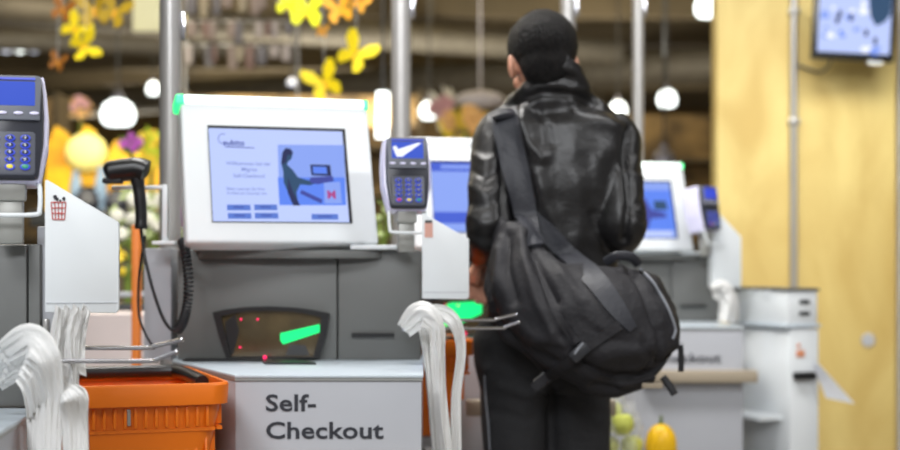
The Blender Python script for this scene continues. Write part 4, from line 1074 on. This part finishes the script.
# ------------------------------------------------------------------ background left: orange post, pale counter, shelf rail
tag(MB().box((P(136.5, 0, 3.8).x, 3.8, P(0, 225, 3.8).z / 2), (.02, .03, P(0, 225, 3.8).z), bevel=.003).build('display_post', 'orange_post'),
    'thin orange post standing behind the hand scanner cord', 'post')
M['pinkish'] = mat('pinkish', srgb(205, 192, 188), .6, var=.08)
p = P(128, 0, 4.1)
tag(MB().box((p.x - .02, 4.15, P(0, 313, 4.1).z / 2), (.28, .3, P(0, 313, 4.1).z), bevel=.004).build('display_block', 'pinkish'),
    'pale pinkish block seen under the left receipt bin behind the orange post', 'block')
sh_ = thing('flower_shelf', 'dark shelf with a grey front rail behind the orange post', 'shelf', (P(118, 0, 5.2).x, 5.3, 0), 0)
MB().box((-.1, 0, P(0, 305, 5.2).z - .02), (.7, .35, .05), bevel=.004).build('board', 'black_plastic', sh_)
MB().box((-.1, -.185, P(0, 294, 5.2).z), (.7, .015, .018), bevel=.004).build('front_rail', 'pale_grey', sh_)
for sx in (-.4, .22): MB().box((sx, 0, .49), (.04, .3, .95)).build('leg', 'grey_dark', sh_)

# ------------------------------------------------------------------ background: yellow booth, flowers
M['booth_yellow'] = mat('booth_yellow', srgb(238, 190, 20), .6, col2=srgb(190, 128, 14), vscale=6)
M['booth_glow'] = mat('booth_glow', srgb(252, 238, 150), .6, var=.05, vscale=2)
bt = thing('yellow_booth', 'bright yellow market booth in the left background under the dome lamp', 'booth', (P(112, 0, 9).x, 9, 0), 0)
wz0, wz1 = P(0, 215, 9).z, P(0, 122, 9).z
rg_ = random.Random(4); tp = [(-.42 + .84 * i / 14, wz1 - rg_.uniform(0, .13) - (.1 if i % 3 == 0 else 0)) for i in range(15)]
MB().prism([(-.42, 0)] + tp + [(.42, 0)], .08, .12).build('back_panel', 'booth_yellow', bt, smooth=False)
MB().ball((-.17, .07, P(0, 152, 9).z), (.13, .06, .12), 3).build('glow_roundel', 'booth_glow', bt)  # pale ball added for the bright glow on the yellow panel
MB().box((0, -.1, P(0, 212, 9).z - .05), (.8, .5, .1), bevel=.01).build('counter_board', 'grey_dark', bt)
MB().box((0, -.05, (P(0, 212, 9).z - .1) / 2), (.74, .4, P(0, 212, 9).z - .1), bevel=.01).build('counter_base', 'beam', bt)
lp = bpy.data.lights.new('booth_lamp_light', 'AREA'); lp.energy = 9; lp.size = .3; lp.color = (1, .92, .65)
lo_ = bpy.data.objects.new('booth_lamp_light', lp); COL.objects.link(lo_); lo_.location = P(95, 95, 8.3)
lo_.rotation_euler = (Vector(P(90, 160, 9)) - lo_.location).to_track_quat('-Z', 'Y').to_euler()
M['blue_vase'] = mat('blue_vase', srgb(140, 165, 195), .35, var=.2)
M['dark_blue'] = mat('dark_blue', srgb(48, 50, 62), .5, var=.2)
for k, (px, yb, h, r, mn, lab) in enumerate(((76, 206, 40, 7, 'blue_vase', 'tall pale blue vase standing left on the booth counter'), (101, 208, 44, 7, 'blue_vase', 'tall pale blue vase standing right on the booth counter'),
                                 (88, 212, 24, 16, 'dark_blue', 'squat dark blue pot between the two pale blue vases'), (118, 214, 22, 14, 'dark_blue', 'squat dark blue pot right of the pale blue vases'))):
    s_ = 8.8 / F; b0 = P(px, yb, 8.8); b0.z = P(0, 212, 9).z + .001
    tag(MB().lathe([(r * .7 * s_, 0), (r * s_, h * .3 * s_), (r * .8 * s_, h * .7 * s_), (r * .45 * s_, h * .9 * s_), (r * .6 * s_, h * s_)], n=20).build('vase', mn, loc=b0), lab, 'vase', 'vases on the booth counter')

def dome(px, py, wpx, hpx, d, label, mname='bulb', cord_top=4.3, group='pendant lamps'):
    s_ = d / F; t = thing('pendant_lamp', label, 'lamp', P(px, py + hpx / 2, d), 0, group)
    r = wpx / 2 * s_; h = hpx * s_
    MB().lathe([(r * .7, 0), (r * .94, h * .16), (r, h * .45), (r * .8, h * .78), (r * .4, h * .96), (r * .1, h)], n=28).build('shade', mname, t)
    MB().lathe([(r * .34, h * .93), (r * .36, h * 1.1), (r * .2, h * 1.3)], n=16).build('cap', 'lamp_metal', t)
    MB().tube([(0, 0, h * 1.25), (0, 0, cord_top - t.location.z)], .008, 6).build('cord', 'grey_dark', t)
dome(118, 112, 34, 26, 12, 'large glowing dome lamp above the yellow booth')
dome(429, 110, 19, 17, 14, 'round bright lamp just left of the man at ear height')
dome(618, 109, 17, 16, 15, 'small bright lamp just above the right shoulder of the man')
dome(667, 98, 19, 17, 13, 'bright lamp between the slender pole and the plywood wall')
dome(708, 5, 27, 24, 9, 'big bright lamp at the top edge beside the plywood wall')
dome(153, 88, 12, 13, 14, 'tiny bright lamp touching the first pole')
dome(292, 82, 9, 7, 14, 'faint bluish lamp above the nearest monitor', 'bulb_blue')
dome(664, 158, 22, 18, 11, 'dark unlit lamp directly above the monitor right of the man', 'lamp_metal')
dome(455, 200, 10, 10, 12, 'lamp hidden', 'lamp_metal') if False else None
# tube light and ceiling luminaires
tag(MB().tube([P(383, 92, 8), P(382, 138, 8)], .034, 12).build('tube_lamp', 'bulb'), 'upright glowing white tube just left of the second pole', 'lamp')
MB().tube([P(383, 92, 8), (P(383, 92, 8).x, 8, 4.3)], .006, 6).build('cord', 'grey_dark', bpy.data.objects['tube_lamp'])
for k, (px, mn) in enumerate(((6, 'bulb_blue'), (20, 'bulb'), (34, 'bulb_blue'))):
    tag(MB().ball(P(px, 49, 13), (.055, .05, .035), 3).build('ceiling_spot', mn), ('leftmost bluish spot lamp in the row at the top left edge', 'middle white spot lamp in the row at the top left edge', 'right bluish spot lamp in the row at the top left edge')[k], 'lamp', 'spot lamps at the top left')
M['sign_pale'] = mat('sign_pale', srgb(225, 225, 190), .6)
tag(MB().box(P(148, 12, 10), (.2, .03, .26), bevel=.004).build('hanging_sign', 'sign_pale'), 'pale hanging board left of the first pole at the top edge', 'sign')
M['white_board'] = mat('white_board', srgb(225, 220, 228), .6)
tag(MB().ball(P(480, 100, 12), (.2, .15, .075), 3).tube([P(480, 100, 12), (P(480, 100, 12).x, 12, 4.3)], .006, 6).build('paper_lantern', 'white_board'), 'pale blurred lantern left of the neck of the man', 'lantern')
# hanging packets
cols = [mat('packet%d' % i, c, .5, var=.1) for i, c in enumerate((srgb(128, 112, 104), srgb(150, 140, 136), srgb(112, 86, 78), srgb(92, 88, 92), srgb(142, 130, 108)))]
rk = thing('goods_rail', 'rails of the hanging goods display above the nearest monitor', 'rail', (P(240, 0, 9).x, 9.05, 0), 0)
for y_ in (-6, 20, 44):
    MB().tube([(-.34, 0, P(0, y_, 9).z), (.34, 0, P(0, y_, 9).z)], .008, 8).build('rail', 'steel', rk)
for sx in (-.34, .34): MB().tube([(sx, 0, 2.0), (sx, 0, 4.3)], .01, 8).build('hanger', 'steel', rk)
rnd = random.Random(11)
for r_ in range(3):
    for c in range(9):
        px = 192 + c * 12.4 + rnd.uniform(-5, 5); top = (-6, 20, 44)[r_]
        h = rnd.uniform(11, 24) * 9 / F; w_ = .045 + rnd.uniform(0, .015); q = P(px, top, 9)
        m = MB().box((0, 0, -h / 2 - .012), (w_, .02, h), bevel=.006)
        m.tube([(0, .0, -.02), (0, .02, .012), (0, .05, .01)], .003, 6)
        o = m.build('hanging_packet', cols[rnd.randrange(5)], loc=q)
        tag(o, 'small pale packet in the hanging display, %s row, number %s from the left' % (('top', 'middle', 'bottom')[r_], ('one', 'two', 'three', 'four', 'five', 'six', 'seven', 'eight', 'nine')[c]), 'packet', 'packets on the hanging display')

# butterflies
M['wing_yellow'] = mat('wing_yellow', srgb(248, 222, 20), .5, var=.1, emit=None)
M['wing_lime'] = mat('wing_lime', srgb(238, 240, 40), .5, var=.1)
M['wing_yellow_shaded'] = mat('wing_yellow_shaded', srgb(170, 140, 20), .6, var=.15)  # yellow wings darkened in colour, as if less lit
M['wing_orange_shaded'] = mat('wing_orange_shaded', srgb(150, 92, 22), .6, var=.15)  # orange wings with weak light put into the colour
M['wing_orange'] = mat('wing_orange', srgb(232, 165, 40), .5, var=.1)
area('butterfly_fill_light', (-.9, 5.4, 3.9), (.6, .3), 22, (1, .95, .8), (-.6, 6.0, 2.1))  # this and the next are added fill lights for the butterflies
area('butterfly_fill_light', (-1.7, 5.2, 3.9), (.6, .3), 8, (1, .95, .8), (-1.5, 6.0, 2.1))
def butterfly(px, py, size, mn, rot, label, d=6.0, fold=25):
    t = thing('paper_butterfly', label, 'butterfly', P(px, py, d), 0, 'yellow paper butterflies on threads')
    t.rotation_euler = (0, math.radians(rot), 0); s_ = size * d / F
    for sx in (-1, 1):
        up_ = [(0, .05), (.18, .42), (.45, .6), (.6, .5), (.55, .22), (.3, .02), (0, -.02)]
        lo2 = [(0, 0), (.3, -.02), (.46, -.18), (.42, -.42), (.25, -.5), (.1, -.3), (0, -.1)]
        Rw = Matrix.Rotation(math.radians(-sx * fold), 4, 'Z')
        MB().prism([(sx * x * s_, z * s_) for x, z in up_], 0, .0025).xf(Rw).build('upper_wing', mn, t, smooth=False)
        MB().prism([(sx * x * s_, z * s_) for x, z in lo2], .0005, .003).xf(Rw).build('lower_wing', mn, t, smooth=False)
    MB().tube([(0, 0, .1 * s_), (0, -.002, 0), (0, 0, -.25 * s_)], [.02 * s_, .05 * s_, .02 * s_], 8).build('abdomen', 'wing_orange', t)
    th_ = MB().tube([(0, 0, 0), (0, 0, 1)], .0008, 5); 
    b2 = t.location
    L_ = 4.3 - b2.z
    th_.xf(Matrix.Rotation(-math.radians(rot), 4, 'Y') @ Matrix.Diagonal((1, 1, L_, 1))).build('thread', 'white_plastic', t)
BF = [(63, 10, 22, 'wing_orange_shaded', 20, 'orange butterfly at the top left edge, leftmost of all'), (94, 10, 34, 'wing_yellow_shaded', -10, 'large yellow butterfly with shade in its colour at the top left edge'),
      (115, 12, 30, 'wing_yellow_shaded', 25, 'yellow butterfly with shade in its colour right of the large one at the top left'), (76, 29, 26, 'wing_yellow', 40, 'yellow butterfly below the orange one at the top left'),
      (85, 47, 27, 'wing_yellow', 70, 'yellow butterfly lowest of the left cluster'), (58, 62, 17, 'wing_orange_shaded', 20, 'small orange butterfly left above the dome lamp'),
      (288, 3, 24, 'wing_lime', 10, 'lime butterfly left of the brightest one above the monitor'), (307, 9, 36, 'wing_lime', 5, 'brightest lime butterfly at the top edge above the monitor'),
      (339, 9, 28, 'wing_orange', -15, 'orange butterfly at the top edge right of the lime one'), (360, 3, 18, 'wing_orange', 30, 'small orange butterfly at the top edge near the second pole'),
      (356, 54, 34, 'wing_yellow', 35, 'yellow butterfly hanging left of the second pole'), (324, 83, 34, 'wing_yellow', -25, 'yellow butterfly just above the light bar of the nearest monitor'),
      (322, 31, 12, 'wing_orange', 10, 'tiny orange butterfly between the large ones above the monitor')]
for a in BF: butterfly(*a, d=5.7 + .11 * ((BF.index(a) * 5) % 8))

# bouquets
M['magenta'] = mat('magenta', srgb(190, 90, 190), .5, var=.15, vscale=20)
M['petal_white'] = mat('petal_white', srgb(235, 232, 215), .6, var=.08)
M['petal_peach'] = mat('petal_peach', srgb(240, 190, 120), .6, var=.1)
M['petal_yellow'] = mat('petal_yellow', srgb(245, 215, 60), .6, var=.1)
M['petal_pink'] = mat('petal_pink', srgb(215, 165, 170), .6, var=.1)
def bouquet(px, py, rx, ry, d, mp_, ml, label, n=9, seed=0, br=.35, stand_z=None):
    s_ = d / F; c = P(px, py, d)
    t = thing('flower_bunch', label, 'flowers', c, 0, 'bunches of cut flowers')
    rnd = random.Random(seed)
    first = None
    R_ = min(rx, ry) * br * s_
    for k in range(n):
        a = rnd.uniform(0, 6.28); q = math.sqrt(rnd.uniform(.02, 1)) * .8
        loc = (math.cos(a) * q * rx * s_, rnd.uniform(-.3, 0) * rx * s_, math.sin(a) * q * ry * s_)
        if first is None:
            m = MB()
            for j in range(6):
                aa = j * math.pi / 3
                m.ball((math.cos(aa) * R_ * .55, 0, math.sin(aa) * R_ * .55), (R_ * .5, R_ * .3, R_ * .5), 2)
            m.ball((0, -R_ * .2, 0), R_ * .35, 2)
            o = m.build('blossom', mp_, t); first = o
        else:
            o = first.copy(); COL.objects.link(o); o.parent = t
        o.location = loc; o.rotation_euler = (rnd.uniform(-.5, .5), rnd.uniform(0, 1), rnd.uniform(-.5, .5))
    m = MB()
    for k in range(26):
        a = rnd.uniform(0, 6.28); q = math.sqrt(rnd.uniform(.0, 1))
        x, z = math.cos(a) * q * rx * s_ * .9, math.sin(a) * q * ry * s_ * .9; y = rnd.uniform(0, .4) * rx * s_; L_ = R_ * rnd.uniform(1, 1.8); an = rnd.uniform(0, 3.14)
        m.ball((x, y, z), (L_ * .28, L_ * .1, L_), 1, Matrix.Rotation(an, 4, 'Y') @ Matrix.Rotation(rnd.uniform(-.5, .5), 4, 'X'))
    m.build('leaves', ml, t)
    zf = -c.z + .0005                       # stems down into a tall floor vase
    hv = min(.7, c.z - .3)
    MB().tube([(0, .02, -ry * .4 * s_), (0, .02, zf + hv * .5)], .012, 8).build('stems', 'green_leaf', t)
    MB().lathe([(.05, zf), (.075, zf + hv * .3), (.06, zf + hv * .8), (.045, zf + hv)], (0, .02, 0), n=16).build('vase', 'blue_vase', t)
bouquet(132, 215, 22, 32, 5.6, 'petal_white', 'green_pale', 'pale cream flower bunch under the hand scanner', 12, 1, .3)
bouquet(126, 262, 16, 24, 5.3, 'petal_yellow', 'green_leaf', 'yellow and green flower bunch right of the left receipt bin', 6, 2, .3)
bouquet(131, 143, 11, 10, 7.0, 'magenta', 'green_leaf', 'magenta flower spray above the hand scanner', 5, 3, .5)
bouquet(183, 150, 9, 26, 5.8, 'petal_yellow', 'green_leaf', 'yellow flower spray between the first pole and the monitor', 7, 4, .5)
bouquet(183, 212, 9, 24, 5.6, 'magenta', 'green_pale', 'magenta flower spray low between the first pole and the monitor', 6, 5, .55)
bouquet(150, 150, 14, 22, 7.5, 'petal_yellow', 'lime', 'yellow flower bunch right of the dome lamp beside the pole', 8, 6, .4)
bouquet(155, 210, 14, 26, 6.2, 'petal_white', 'green_pale', 'pale flower bunch directly left of the first pole', 10, 7, .35)
bouquet(466, 124, 26, 16, 10.5, 'petal_peach', 'petal_yellow', 'peach flowers above the monitor left of the man', 10, 8, .45)
bouquet(444, 108, 14, 18, 11.5, 'petal_pink', 'petal_white', 'pink and white flowers right of the round lamp', 8, 9, .45)
bouquet(417, 228, 9, 16, 4.9, 'lime', 'lime', 'lime green leaves seen through the guard loop of the middle terminal', 5, 10, .6)
bouquet(383, 222, 8, 24, 5.2, 'green_pale', 'green_leaf', 'dark green foliage between the nearest monitor and the middle terminal', 4, 11, .4)
bouquet(80, 108, 9, 12, 10, 'petal_pink', 'petal_peach', 'small pinkish flowers above the yellow booth', 5, 12, .5)
# flower buckets under the near bunches
for px, d, lab in ((132, 5.6, 'cream'), (155, 6.2, 'pale')):
    pass
# market shelving far behind the booth, dim
M['goods_dim'] = mat('goods_dim', srgb(172, 142, 92), .7, col2=srgb(92, 76, 54), vscale=3)
for k, (px0, px1, y0, d, lab) in enumerate(((-30, 60, 95, 14, 'dim brown shelving at the far left'), (185, 420, 92, 16, 'dim brown shelving behind the nearest monitor'), (420, 720, 112, 18, 'dim brown shelving behind the man'))):
    x0, x1 = P(px0, 0, d).x, P(px1, 0, d).x; zt_ = P(0, y0, d).z
    t = thing('shelving', lab, 'shelving', ((x0 + x1) / 2, d, 0), 0, 'dim shelving in the hall')
    MB().box((0, .3, zt_ / 2), (x1 - x0, .05, zt_), bevel=.01).build('back_board', 'goods_dim', t)
    for z_ in (.4, .9, 1.4, 1.9, 2.4):
        if z_ < zt_: MB().box((0, .05, z_), (x1 - x0, .45, .04)).build('shelf_board', 'beam', t)
    for sx in (-1, 1): MB().box((sx * (x1 - x0) / 2, .05, zt_ / 2), (.05, .5, zt_)).build('side_board', 'beam', t)
